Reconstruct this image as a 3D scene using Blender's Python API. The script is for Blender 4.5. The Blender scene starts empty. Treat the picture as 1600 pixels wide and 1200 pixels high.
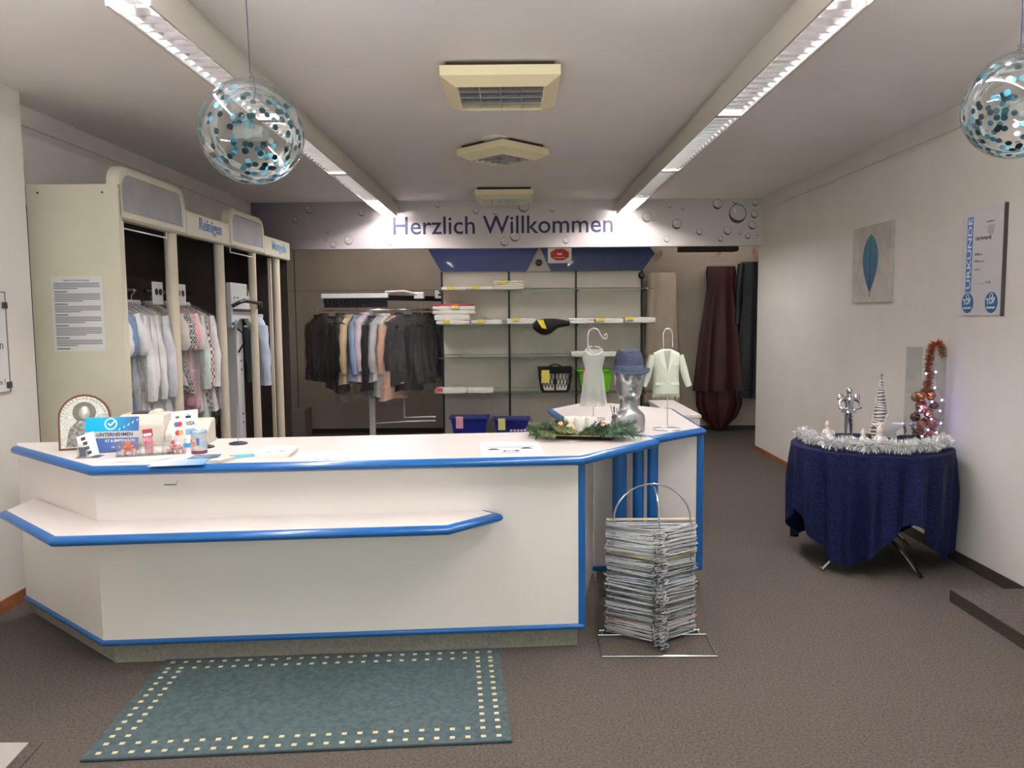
import bpy, bmesh, math, random
from mathutils import Vector, Matrix
random.seed(7)
sc = bpy.context.scene
col = sc.collection
PI = math.pi
R = math.radians

# ------------------------------------------------------------------ camera, world, exposure
cam_d = bpy.data.cameras.new('camera')
cam_d.sensor_width = 36.0
cam_d.lens = 36.0 * 1240.0 / 1600.0
cam_d.clip_start = 0.05
cam_d.clip_end = 60
cam = bpy.data.objects.new('camera', cam_d)
col.objects.link(cam)
cam.location = (0, 0, 1.6)
_pitch = math.atan(107 / 1240)
_m = Matrix.Rotation(0.0031, 3, 'Z') @ Matrix.Rotation(PI / 2 - _pitch, 3, 'X') @ Matrix.Rotation(-0.0087, 3, 'Z')
cam.rotation_euler = _m.to_euler()
sc.camera = cam
world = bpy.data.worlds.new('world')
world.use_nodes = True
world.node_tree.nodes['Background'].inputs[0].default_value = (1.0, 0.955, 0.935, 1)
world.node_tree.nodes['Background'].inputs[1].default_value = 1.2
sc.world = world
sc.view_settings.view_transform = 'Standard'
sc.view_settings.look = 'None'
sc.view_settings.gamma = 1
sc.view_settings.use_curve_mapping = False
sc.view_settings.exposure = 1.47
sc.cycles.transparent_max_bounces = 48
TUBE = 70.0          # strength of the fluorescent tubes

# ------------------------------------------------------------------ materials
def lin(c):
    return tuple((x / 255 / 12.92) if x / 255 <= 0.04045 else ((x / 255 + 0.055) / 1.055) ** 2.4 for x in c) + (1.0,)

MATS = {}
def mat(name, rgb=(200, 200, 200), rough=0.5, metal=0.0, var=None, vscale=30, bump=0, bscale=200, spec=0.5, coat=0, sheen=0):
    if name in MATS:
        return MATS[name]
    m = bpy.data.materials.new(name)
    m.use_nodes = True
    nt = m.node_tree
    b = nt.nodes['Principled BSDF']
    b.inputs['Base Color'].default_value = lin(rgb)
    b.inputs['Roughness'].default_value = rough
    b.inputs['Metallic'].default_value = metal
    b.inputs['Specular IOR Level'].default_value = spec
    if coat:
        b.inputs['Coat Weight'].default_value = coat
    if sheen:
        b.inputs['Sheen Weight'].default_value = sheen
    tc = nt.nodes.new('ShaderNodeTexCoord')
    if var is not None:
        n = nt.nodes.new('ShaderNodeTexNoise')
        n.inputs['Scale'].default_value = vscale
        n.inputs['Detail'].default_value = 5
        nt.links.new(tc.outputs['Object'], n.inputs['Vector'])
        mx = nt.nodes.new('ShaderNodeMix')
        mx.data_type = 'RGBA'
        mx.inputs['A'].default_value = lin(rgb)
        mx.inputs['B'].default_value = lin(var)
        rp = nt.nodes.new('ShaderNodeValToRGB')
        rp.color_ramp.elements[0].position = 0.35
        rp.color_ramp.elements[1].position = 0.65
        nt.links.new(n.outputs['Fac'], rp.inputs['Fac'])
        nt.links.new(rp.outputs['Color'], mx.inputs['Factor'])
        nt.links.new(mx.outputs['Result'], b.inputs['Base Color'])
    if bump:
        n2 = nt.nodes.new('ShaderNodeTexNoise')
        n2.inputs['Scale'].default_value = bscale
        n2.inputs['Detail'].default_value = 3
        nt.links.new(tc.outputs['Object'], n2.inputs['Vector'])
        bp = nt.nodes.new('ShaderNodeBump')
        bp.inputs['Strength'].default_value = bump
        bp.inputs['Distance'].default_value = 0.004
        nt.links.new(n2.outputs['Fac'], bp.inputs['Height'])
        nt.links.new(bp.outputs['Normal'], b.inputs['Normal'])
    MATS[name] = m
    return m

def emis(name, rgb, strength):
    m = bpy.data.materials.new(name)
    m.use_nodes = True
    nt = m.node_tree
    nt.nodes.remove(nt.nodes['Principled BSDF'])
    e = nt.nodes.new('ShaderNodeEmission')
    e.inputs[0].default_value = lin(rgb)
    e.inputs[1].default_value = strength
    nt.links.new(e.outputs[0], nt.nodes['Material Output'].inputs[0])
    MATS[name] = m
    return m

def clear(name, tint=(255, 255, 255), refl=0.12, rough=0.08, haze=0.0, k=0.6):
    """thin clear film, acrylic or pane: lets light straight through, reflects a little"""
    m = bpy.data.materials.new(name)
    m.use_nodes = True
    nt = m.node_tree
    nt.nodes.remove(nt.nodes['Principled BSDF'])
    t = nt.nodes.new('ShaderNodeBsdfTransparent')
    t.inputs[0].default_value = lin(tint)
    g = nt.nodes.new('ShaderNodeBsdfGlossy')
    g.inputs['Roughness'].default_value = rough
    lw = nt.nodes.new('ShaderNodeLayerWeight')
    lw.inputs[0].default_value = 0.35
    ma = nt.nodes.new('ShaderNodeMath')
    ma.operation = 'MULTIPLY_ADD'
    ma.inputs[1].default_value = k
    ma.inputs[2].default_value = refl
    ma.use_clamp = True
    nt.links.new(lw.outputs['Fresnel'], ma.inputs[0])
    mx = nt.nodes.new('ShaderNodeMixShader')
    nt.links.new(ma.outputs[0], mx.inputs[0])
    nt.links.new(t.outputs[0], mx.inputs[1])
    nt.links.new(g.outputs[0], mx.inputs[2])
    last = mx
    if haze:
        d = nt.nodes.new('ShaderNodeBsdfDiffuse')
        d.inputs[0].default_value = (0.85, 0.85, 0.87, 1)
        m2 = nt.nodes.new('ShaderNodeMixShader')
        m2.inputs[0].default_value = haze
        nt.links.new(mx.outputs[0], m2.inputs[1])
        nt.links.new(d.outputs[0], m2.inputs[2])
        last = m2
    # fine wrinkles
    if rough > 0.05:
        tc = nt.nodes.new('ShaderNodeTexCoord')
        n2 = nt.nodes.new('ShaderNodeTexNoise')
        n2.inputs['Scale'].default_value = 11
        n2.inputs['Detail'].default_value = 4
        nt.links.new(tc.outputs['Object'], n2.inputs['Vector'])
        bp = nt.nodes.new('ShaderNodeBump')
        bp.inputs['Strength'].default_value = 1.0
        bp.inputs['Distance'].default_value = 0.07
        nt.links.new(n2.outputs['Fac'], bp.inputs['Height'])
        nt.links.new(bp.outputs['Normal'], g.inputs['Normal'])
    nt.links.new(last.outputs[0], nt.nodes['Material Output'].inputs[0])
    MATS[name] = m
    return m

M_wall = mat('wall_paint', (224, 218, 212), 0.85, var=(219, 213, 206), vscale=3, bump=0.15, bscale=60)
M_ceil = mat('ceiling_paint', (240, 234, 231), 0.9, var=(236, 230, 226), vscale=2)
M_carpet = mat('carpet', (106, 98, 92), 0.95, var=(82, 75, 70), vscale=90, bump=0.6, bscale=260, spec=0.1)
M_carpet2 = mat('carpet_edge', (70, 63, 58), 0.95, var=(58, 52, 48), vscale=90, bump=0.5, bscale=260, spec=0.1)
M_wood = mat('wood_trim', (150, 92, 58), 0.5, var=(128, 76, 46), vscale=12)
M_white = mat('laminate_white', (234, 225, 222), 0.35, var=(231, 222, 217), vscale=2)
M_blue = mat('blue_edge', (20, 94, 164), 0.3, coat=0.2)
M_plinth = mat('plinth_fabric', (150, 142, 134), 0.9, var=(132, 125, 117), vscale=60, bump=0.3, bscale=300)
M_cream = mat('cream_panel', (208, 203, 184), 0.5, var=(202, 197, 178), vscale=3)
M_creampost = mat('cream_post', (214, 203, 182), 0.4)
M_vent = mat('cream_vent', (232, 220, 180), 0.45)
M_greypanel = mat('grey_inset', (160, 160, 164), 0.6, var=(150, 150, 155), vscale=6)
M_dark = mat('dark_lining', (58, 47, 42), 0.8, var=(50, 41, 37), vscale=4)
M_backwall = mat('back_wall_panel', (176, 165, 152), 0.6, var=(168, 157, 145), vscale=2)
M_shelfpanel = mat('shelf_panel', (205, 198, 186), 0.5, var=(198, 190, 179), vscale=3)
M_black = mat('black_plastic', (22, 22, 24), 0.45)
M_blackm = mat('black_metal', (30, 30, 34), 0.4, metal=0.3)
M_navy = mat('navy_fascia', (16, 36, 104), 0.3, coat=0.1)
M_chrome = mat('chrome', (225, 225, 230), 0.12, metal=1.0)
M_alu = mat('aluminium', (225, 222, 228), 0.3, metal=0.85)
M_spec = mat('bright_aluminium', (238, 234, 238), 0.13, metal=0.985)
M_steel = mat('white_metal', (226, 226, 228), 0.35, metal=0.1)
M_house = mat('lamp_housing', (196, 190, 180), 0.5)
M_paper = mat('paper', (240, 238, 236), 0.8)
M_linen = mat('white_linen', (236, 232, 226), 0.9, var=(226, 221, 214), vscale=14, bump=0.3, bscale=40)
M_ink = mat('ink_dark', (60, 60, 66), 0.7)
M_inkgrey = mat('ink_grey', (120, 120, 126), 0.7)
M_film = clear('plastic_film', refl=0.045, rough=0.1, haze=0.025, k=.4)
M_acryl = clear('clear_acrylic', refl=0.08, rough=0.02, haze=0.02)
M_glass = clear('glass_pane', (235, 245, 240), refl=0.06, rough=0.02)
M_balloon = clear('balloon_film', (250, 252, 252), refl=0.05, rough=0.03)
M_yellow = mat('yellow_slip', (236, 214, 60), 0.7)
M_red = mat('red_print', (206, 62, 48), 0.6)
M_tubeoff = mat('tube_unlit', (236, 236, 236), .3)
M_tube = emis('tube_light', (255, 251, 250), TUBE)

# ------------------------------------------------------------------ mesh helpers
WORLD = {}     # things built in world coordinates -> world position of their empty
class MB:
    def __init__(s):
        s.v = []; s.f = []
    def add(s, vs, fs, M=None):
        o = len(s.v)
        for p in vs:
            p = Vector(p)
            s.v.append(M @ p if M is not None else p)
        s.f += [tuple(i + o for i in f) for f in fs]
        return s
    def box(s, x0, x1, y0, y1, z0, z1, M=None):
        vs = [(x, y, z) for z in (z0, z1) for y in (y0, y1) for x in (x0, x1)]
        return s.add(vs, [(0, 2, 3, 1), (4, 5, 7, 6), (0, 1, 5, 4), (2, 6, 7, 3), (0, 4, 6, 2), (1, 3, 7, 5)], M)
    def prism(s, poly, z0, z1, M=None):
        n = len(poly)
        a = sum(poly[i][0] * poly[(i + 1) % n][1] - poly[(i + 1) % n][0] * poly[i][1] for i in range(n))
        if a < 0:
            poly = poly[::-1]
        vs = [(p[0], p[1], z0) for p in poly] + [(p[0], p[1], z1) for p in poly]
        fs = [tuple(range(n - 1, -1, -1)), tuple(range(n, 2 * n))]
        fs += [(i, (i + 1) % n, n + (i + 1) % n, n + i) for i in range(n)]
        return s.add(vs, fs, M)
    def loft(s, rings, cap=True, closed=True, M=None):
        n = len(rings[0])
        vs = [p for r in rings for p in r]
        fs = []
        m = n if closed else n - 1
        for k in range(len(rings) - 1):
            for i in range(m):
                j = (i + 1) % n
                fs.append((k * n + i, k * n + j, (k + 1) * n + j, (k + 1) * n + i))
        if cap:
            fs.append(tuple(range(n - 1, -1, -1)))
            fs.append(tuple((len(rings) - 1) * n + i for i in range(n)))
        return s.add(vs, fs, M)
    def lathe(s, prof, n=24, cap=False, M=None, c=(0, 0, 0)):
        rings = [[(c[0] + r * math.cos(2 * PI * i / n), c[1] + r * math.sin(2 * PI * i / n), c[2] + z) for i in range(n)] for r, z in prof]
        return s.loft(rings, cap, True, M)
    def cyl(s, p0, p1, r, n=12, r1=None):
        return s.tube([p0, p1], r, n, radii=[r, r if r1 is None else r1])
    def tube(s, path, r, n=8, radii=None, closed=False, cap=True):
        P = [Vector(p) for p in path]
        rings = []
        up = None
        L = len(P)
        for i in range(L):
            if closed:
                t = P[(i + 1) % L] - P[i - 1]
            else:
                t = P[min(i + 1, L - 1)] - P[max(i - 1, 0)]
            t.normalize()
            if up is None:
                up = Vector((0, 0, 1)) if abs(t.z) < 0.9 else Vector((1, 0, 0))
            a = t.cross(up)
            if a.length < 1e-5:
                a = t.orthogonal()
            a.normalize()
            b = a.cross(t).normalized()
            up = b
            rr = radii[i] if radii else r
            rings.append([P[i] + a * rr * math.cos(2 * PI * k / n) + b * rr * math.sin(2 * PI * k / n) for k in range(n)])
        if closed:
            rings.append(rings[0])
        return s.loft(rings, cap and not closed)
    def ball(s, c, r, nu=14, nv=9, sc=(1, 1, 1), M=None):
        rings = []
        for j in range(nv + 1):
            t = PI * j / nv
            rr = max(math.sin(t), 1e-3)
            rings.append([(c[0] + r * sc[0] * rr * math.cos(2 * PI * i / nu), c[1] + r * sc[1] * rr * math.sin(2 * PI * i / nu), c[2] - r * sc[2] * math.cos(t)) for i in range(nu)])
        return s.loft(rings, True, True, M)
    def quad(s, a, b, c, d):
        return s.add([a, b, c, d], [(0, 1, 2, 3)])
    def mesh(s, name, material, smooth=False, bevel=0, seg=2, origin=None):
        me = bpy.data.meshes.new(name)
        o = origin or Vector((0, 0, 0))
        me.from_pydata([tuple(p - o) for p in s.v], [], s.f)
        if bevel:
            bm = bmesh.new(); bm.from_mesh(me)
            bmesh.ops.recalc_face_normals(bm, faces=bm.faces)
            es = [e for e in bm.edges if len(e.link_faces) == 2 and e.calc_face_angle(0) > 0.5]
            bmesh.ops.bevel(bm, geom=es, offset=bevel, segments=seg, affect='EDGES', profile=0.5)
            bm.to_mesh(me); bm.free()
        else:
            bm = bmesh.new(); bm.from_mesh(me)
            bmesh.ops.recalc_face_normals(bm, faces=bm.faces)
            bm.to_mesh(me); bm.free()
        if smooth:
            for p in me.polygons:
                p.use_smooth = True
            try:
                me.set_sharp_from_angle(angle=R(42))
            except Exception:
                pass
        me.materials.append(material)
        return me
    def build(s, name, material, parent=None, smooth=False, bevel=0, seg=2, label=None):
        root = parent
        while root is not None and root.parent is not None:
            root = root.parent
        org = WORLD.get(root.name) if root is not None else None
        ob = bpy.data.objects.new(name, s.mesh(name, material, smooth, bevel, seg, org))
        col.objects.link(ob)
        if parent is not None:
            ob.parent = parent
        if label:
            ob['label'] = label
        return ob

def tag(o, label, cat, group=None, kind=None):
    o['label'] = label; o['category'] = cat
    if group: o['group'] = group
    if kind: o['kind'] = kind
    return o
def thing(name, label, cat, loc=(0, 0, 0), rz=0, group=None, world=False):
    o = bpy.data.objects.new(name, None)
    col.objects.link(o)
    o.empty_display_size = 0.05
    o.location = loc
    o.rotation_euler = (0, 0, rz)
    tag(o, label, cat, group)
    if world:
        WORLD[o.name] = Vector(loc)
    return o
def struct(o, label=None, cat=None):
    o['kind'] = 'structure'
    if label: o['label'] = label
    if cat: o['category'] = cat
    return o
def place(o, loc, rz=0, rx=0, ry=0):
    o.location = loc; o.rotation_euler = (rx, ry, rz)
    return o
def text(name, body, size, M, material, parent, extrude=0.0015, bold=0.0, align='LEFT', fit=None, sx=1.0):
    """flat lettering: text in the XY plane of matrix M, turned into a mesh"""
    cu = bpy.data.curves.new(name, 'FONT')
    cu.body = body; cu.size = size; cu.extrude = extrude; cu.offset = bold
    cu.align_x = align; cu.resolution_u = 3
    tmp = bpy.data.objects.new('tmp', cu)
    col.objects.link(tmp)
    dg = bpy.context.evaluated_depsgraph_get()
    me = bpy.data.meshes.new_from_object(tmp.evaluated_get(dg))
    bpy.data.objects.remove(tmp)
    xs = [v.co.x for v in me.vertices] or [0, 1]
    k = sx
    if fit:
        k = fit / (max(xs) - min(xs))
    root = parent
    while root is not None and root.parent is not None:
        root = root.parent
    org = WORLD.get(root.name) if root is not None else None
    for v in me.vertices:
        p = M @ Vector((v.co.x * k, v.co.y, v.co.z))
        v.co = p - org if org else p
    me.name = name
    me.materials.clear(); me.materials.append(material)
    o = bpy.data.objects.new(name, me)
    col.objects.link(o)
    if parent is not None:
        o.parent = parent
    return o
def frame(origin, xdir, ydir):
    x = Vector(xdir).normalized(); y = Vector(ydir).normalized(); z = x.cross(y).normalized()
    M = Matrix.Identity(4)
    for i in range(3):
        M[i][0] = x[i]; M[i][1] = y[i]; M[i][2] = z[i]; M[i][3] = origin[i]
    return M
def copy_tree(o, parent=None):
    c = o.copy(); col.objects.link(c); c.parent = parent
    for ch in list(o.children):
        copy_tree(ch, c)
    return c
def T(x, y, z):
    return Matrix.Translation((x, y, z))

# ================================================================== THE ROOM
CZ = 2.9        # ceiling height
XR = 2.83       # right wall
XL = -2.82      # near left wall
XA = -2.98      # wall behind the cleaning bays
YB = 10.9       # far back wall
YH = 9.15       # fascia with the greeting
YF = -1.3       # wall behind the viewer
struct(MB().box(-3.6, 4.4, YF - .1, YB + .2, -0.1, 0).build('floor', M_carpet))
struct(MB().box(-3.6, 4.4, YF - .1, YB + .2, CZ, CZ + 0.1).build('ceiling', M_ceil))
struct(MB().box(XL - .6, XL, YF, 4.66, 0, CZ).build('wall_left', M_wall))
struct(MB().box(XA - .44, XA, 4.66, YH + .1, 0, CZ).build('wall_alcove', M_wall))
struct(MB().box(-3.42, -3.3, YH + .1, YB, 0, CZ).build('wall_back_left', M_backwall))
struct(MB().box(XR, XR + .12, 4.24, YH + .12, 0, CZ).build('wall_right', M_wall))
struct(MB().box(XR, XR + .12, YF, 3.1, 0, CZ).build('wall_entrance', M_wall))
struct(MB().box(XR, XR + .12, 3.1, 4.24, 2.2, CZ).build('wall_entrance_lintel', M_wall))
struct(MB().box(4.2, 4.3, 4.24, YB, 0, CZ).build('wall_back_right', M_wall))
struct(MB().box(-3.42, 4.3, YB, YB + .12, 0, CZ).build('wall_back', M_backwall))
wf = MB()
wf.box(-3.6, -2.5, YF - .1, YF, 0, CZ); wf.box(2.5, 4.4, YF - .1, YF, 0, CZ); wf.box(-2.5, 2.5, YF - .1, YF, 0, .3); wf.box(-2.5, 2.5, YF - .1, YF, 2.75, CZ)
struct(wf.build('wall_front', M_wall))
# unseen shop window behind the viewer, added to light the counter front
w1 = struct(MB().box(-2.5, 2.5, YF - .06, YF - .05, .3, 2.75).build('added_window_1', M_glass))
for x in (-2.5, -.85, .8, 2.45):
    MB().box(x, x + .05, YF - .08, YF - .02, .3, 2.75).build('added_window_frame', M_steel, w1)
for z in (.3, 2.7):
    MB().box(-2.5, 2.5, YF - .08, YF - .02, z, z + .05).build('added_window_frame', M_steel, w1)
# entrance door beside the step (just outside the picture)
d1 = struct(MB().box(XR + .05, XR + .09, 3.1, 4.24, 0.07, 2.2).build('door_1', mat('door_grey', (170, 168, 165), 0.5)))
MB().tube([(XR + .05, 3.22, 1.05), (XR - .01, 3.22, 1.05), (XR - .01, 3.36, 1.05)], 0.01).build('door_handle', M_chrome, d1)
# plaster seam below the ceiling on both long walls
struct(MB().box(XR - .006, XR, 4.24, YH - .4, CZ - .142, CZ - .137).build('trim_1', mat('plaster_seam', (196, 189, 181), 0.9)))
struct(MB().box(XA, XA + .006, 4.7, YH, CZ - .125, CZ - .12).build('trim_2', MATS['plaster_seam']))
struct(MB().box(XR - .012, XR, 7.4, YH + .12, 0, .055).build('baseboard_right', M_wood))
struct(MB().box(XR - .01, XR, 4.24, 7.4, 0, .07).build('baseboard_right_carpet', M_carpet2))
struct(MB().box(XL, XL + .012, YF, 4.66, 0, .07).build('baseboard_left', M_wood))
struct(MB().box(-3.3, 4.2, YB - .012, YB, 0, .06).build('baseboard_back', M_carpet2))
# carpeted step at the entrance
stp = struct(MB().box(2.41, XR + .12, 3.0, 4.29, 0, .07).build('floor_step', M_carpet, bevel=.006))
MB().box(2.404, 2.41, 3.0, 4.29, 0, .066).build('step_riser', M_carpet2, stp)

# ---- fascia with greeting (a printed panel across the shop)
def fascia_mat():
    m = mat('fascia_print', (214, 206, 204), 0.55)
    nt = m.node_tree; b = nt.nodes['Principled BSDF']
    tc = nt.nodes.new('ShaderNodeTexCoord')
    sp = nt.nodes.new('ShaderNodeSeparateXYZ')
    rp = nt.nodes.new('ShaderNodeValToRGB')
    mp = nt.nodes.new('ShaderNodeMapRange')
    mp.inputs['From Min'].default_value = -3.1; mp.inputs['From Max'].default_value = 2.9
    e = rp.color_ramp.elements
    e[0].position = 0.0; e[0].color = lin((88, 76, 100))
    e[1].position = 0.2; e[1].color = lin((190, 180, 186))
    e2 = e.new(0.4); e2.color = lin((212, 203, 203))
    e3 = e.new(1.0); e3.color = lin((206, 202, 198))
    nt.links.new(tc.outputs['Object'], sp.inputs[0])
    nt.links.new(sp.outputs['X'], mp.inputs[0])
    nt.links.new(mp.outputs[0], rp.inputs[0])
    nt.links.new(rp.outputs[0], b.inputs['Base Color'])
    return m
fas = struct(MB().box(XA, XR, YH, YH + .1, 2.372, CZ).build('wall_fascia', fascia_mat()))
TX = mat('greeting_ink', (44, 36, 92), 0.5)
text('lettering', 'Herzlich Willkommen', 0.285, frame((-1.385, YH - .001, 2.53), (1, 0, 0.003), (0, 0, 1)), TX, fas, bold=0.002, fit=2.5)
# printed water drops: crescent shadow, pale rim, highlight
M_drop_d = mat('drop_print_dark', (120, 110, 114), 0.5)
M_drop_k = mat('drop_print_shadow', (78, 70, 74), 0.5)
M_drop_l = mat('drop_print_light', (236, 230, 230), 0.5)
def drop(x, z, r, dark):
    n = 14
    mb = MB()
    for i in range(n):                    # crescent, thick below
        a0 = PI * 2 * i / n; a1 = PI * 2 * (i + 1) / n
        def th(a): return r * (0.07 + 0.3 * max(0, -math.sin(a + .3)) ** 1.5)
        pts = []
        for a, k in ((a0, 0), (a1, 0), (a1, 1), (a0, 1)):
            rr = r - (th(a) if k else 0)
            pts.append((x + rr * math.cos(a), YH - .0012, z + 1.1 * rr * math.sin(a)))
        mb.quad(*pts)
    o = mb.build('drop_print', M_drop_k if dark else M_drop_d, fas)
    h = MB()
    c = [(x - .3 * r + .16 * r * math.cos(a), YH - .0014, z + .35 * r + .3 * r * math.sin(a)) for a in [PI * 2 * i / 8 for i in range(8)]]
    h.add(c, [tuple(range(8))])
    h.build('drop_glint', M_drop_l, o)
for (px, pz, pr, dk) in [(-2.32, 2.82, .05, 0), (-2.47, 2.70, .035, 0), (-2.38, 2.68, .022, 0), (-2.12, 2.58, .03, 0), (-2.02, 2.55, .017, 0), (-2.14, 2.49, .02, 0), (-2.28, 2.49, .016, 0), (-1.88, 2.47, .05, 0), (-2.05, 2.42, .036, 0), (-1.72, 2.78, .04, 0), (-2.13, 2.75, .02, 0), (-1.4, 2.44, .032, 0), (-.85, 2.86, .03, 0), (-.1, 2.44, .05, 0), (.12, 2.83, .06, 0), (-.42, 2.79, .035, 0), (.02, 2.50, .06, 0), (-.2, 2.77, .03, 0), (.6, 2.45, .04, 0), (.45, 2.8, .03, 0),
                         (1.52, 2.70, .055, 0), (1.60, 2.68, .022, 0), (1.86, 2.62, .055, 1), (1.78, 2.83, .025, 0), (2.32, 2.84, .055, 1), (2.52, 2.87, .03, 1), (2.12, 2.53, .035, 1), (2.36, 2.45, .03, 1), (2.44, 2.54, .045, 1), (2.55, 2.73, .1, 1), (2.75, 2.85, .035, 1), (2.74, 2.72, .04, 1), (2.72, 2.60, .045, 1), (2.58, 2.52, .022, 1), (2.67, 2.48, .032, 1), (1.75, 2.45, .035, 0), (2.78, 2.5, .02, 0), (1.93, 2.8, .022, 0)]:
    drop(px, pz, pr, dk)

# ================================================================== CEILING LIGHTS
def light_row(xc, label):
    w = 0.07
    t = thing('ceiling_light', label, 'ceiling light', (xc, 4.0, 2.9), 0, 'fluorescent light rows', world=True)
    y0, y1 = YF + .2, 9.0
    h = MB()
    h.box(xc - w - .012, xc - w, 2.95, y1, 2.72, 2.83)
    h.box(xc + w, xc + w + .012, 2.95, y1, 2.72, 2.83)
    h.box(xc - w - .012, xc + w + .012, 2.95, y1, 2.83, 2.84)
    h.box(xc - .03, xc + .03, y0, 2.95, 2.79, 2.84)
    h.box(xc - w - .012, xc + w + .012, y1, YH - .004, 2.83, 2.84)  # end plate and side lips, added to keep lamp spill off the upper fascia
    h.box(xc - w - .012, xc - w, y1, YH - .004, 2.765, 2.83)
    h.box(xc + w, xc + w + .012, y1, YH - .004, 2.765, 2.83)
    h.build('housing', M_house, t)
    MB().box(xc - .045, xc + .045, y0, y1, 2.84, CZ).build('mounting_rail', M_house, t)
    secs = [(-1.05, .42), (.48, 1.45), (1.5, 2.9), (3.02, 4.62), (4.70, 6.36), (6.44, 8.9)]
    bl = None
    for k, (a, b) in enumerate(secs):
        for q in ([(a + .03, b - .03)] if b - a < 2 else [(a + .03, a + 1.2), (a + 1.25, b + .08)]):
            zt = 2.715 if k < 3 else (2.752 if q[0] > 7.5 else 2.795)
            MB().cyl((xc, q[0], zt), (xc, q[1], zt), .013, 10).build('tube', M_tubeoff if k < 2 or (xc > 0 and k == 5 and q[0] < 7) else M_tube, t, smooth=True)
        MB().box(xc - .03, xc + .03, a - .05, a, 2.70 if k < 3 else 2.75, 2.83).build('socket', M_steel, t)
        if k < 3:
            continue          # open battens, the tubes bare
        be = b
        b = min(b, 7.95)
        lv = MB()
        lv.add([(xc - w + .004, a, 2.722), (xc - w + .004, b, 2.722), (xc - w + .03, b, 2.80), (xc - w + .03, a, 2.80)], [(0, 1, 2, 3)])
        lv.add([(xc + w - .004, a, 2.722), (xc + w - .004, b, 2.722), (xc + w - .03, b, 2.80), (xc + w - .03, a, 2.80)], [(0, 1, 2, 3)])
        lv = lv.build('louver', M_spec, t)
        n = int((b - a) / .085)
        if k == 5:
            n = int((7.9 - a) / .085)
        for i in range(n):
            y = a + .04 + i * .085
            if bl is None:
                me = MB().add([(-w + .004, -.002, .722 - .722), (w - .004, -.002, 0), (w - .004, -.012, .045), (-w + .004, -.012, .045), (-w + .004, .002, 0), (w - .004, .002, 0), (w - .004, .012, .045), (-w + .004, .012, .045)],
                              [(0, 1, 2, 3), (5, 4, 7, 6), (0, 4, 5, 1), (3, 2, 6, 7)]).mesh('blade', M_spec)
                bl = me
            o = bpy.data.objects.new('blade', bl)
            col.objects.link(o); o.parent = lv
            o.location = (0, y - 4.0, 2.724 - 2.9)
        b = be
        if 3 <= k < 5:
            MB().box(xc - w, xc + w, b + .005, min(b + .07, 8.95), 2.722, 2.73).build('cover_strip', M_house, t)
    return t
bt = thing('fill_batten', 'added fluorescent fill batten above the garment conveyor, unseen behind the fascia', 'ceiling light', (-1.2, 9.7, CZ), 0)  # unseen batten, added to brighten the upper back wall
MB().box(-1.2, 1.2, -.03, .03, -.06, 0).build('housing', M_house, bt)
MB().cyl((-1.15, 0, -.08), (1.15, 0, -.08), .013, 10).build('tube', emis('fill_tube', (255, 244, 234), TUBE * .16), bt)
bt = thing('fill_batten', 'added fluorescent fill batten above the evening gowns, unseen behind the fascia', 'ceiling light', (2.7, 10.2, CZ), 0)  # second unseen batten, added to lift the dark right back area
MB().box(-.6, .6, -.03, .03, -.06, 0).build('housing', M_house, bt)
MB().cyl((-.58, 0, -.08), (.58, 0, -.08), .013, 10).build('tube', MATS['fill_tube'], bt)
light_row(-1.375, 'long surface-mounted fluorescent light with silver louvers on the left of the ceiling')
light_row(1.235, 'long surface-mounted fluorescent light with silver louvers on the right of the ceiling')

def square_light(x, y, s, rz, label, n=4):
    t = thing('square_ceiling_lamp', label, 'ceiling lamp', (x, y, CZ), rz, 'square cream ceiling lamps')
    h = s / 2
    def ring(r, z): return [(-r, -r, z), (r, -r, z), (r, r, z), (-r, r, z)]
    MB().loft([ring(h - .03, 0), ring(h - .03, -.03)], True).build('mounting_box', M_dark, t)
    MB().loft([ring(h, -.025), ring(h, -.075), ring(h - .075, -.115), ring(h - .085, -.11), ring(h - .085, -.03), ring(h, -.025)], False).build('frame', M_vent, t, bevel=0)
    g = h - .085
    MB().box(-g, g, -g, g, -.04, -.035).build('reflector', mat('reflector_dark', (46, 40, 40), 0.2, metal=.6), t)
    for i in range(1, n):
        p = -g + 2 * g * i / n
        MB().box(p - .003, p + .003, -g, g, -.11, -.06).build('louver_blade', M_alu, t)
        MB().box(-g, g, p - .003, p + .003, -.11, -.06).build('louver_blade', M_alu, t)
square_light(-.06, 4.48, .62, 0, 'square cream ceiling lamp nearest the viewer, switched off')
square_light(-.075, 6.22, .50, PI / 4, 'cream ceiling lamp turned diagonally, between two square ones', 5)
square_light(-.09, 8.48, .60, 0, 'square cream ceiling lamp close to the greeting fascia', 5)
t = tag(MB().lathe([(.001, -.012), (.09, -.012), (.108, -.006), (.11, 0)], 28, True).build('ceiling_cover', M_ceil, smooth=True), 'flat round white cover plate on the ceiling behind the nearest lamp', 'cover plate')
place(t, (-.13, 5.98, CZ))

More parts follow.
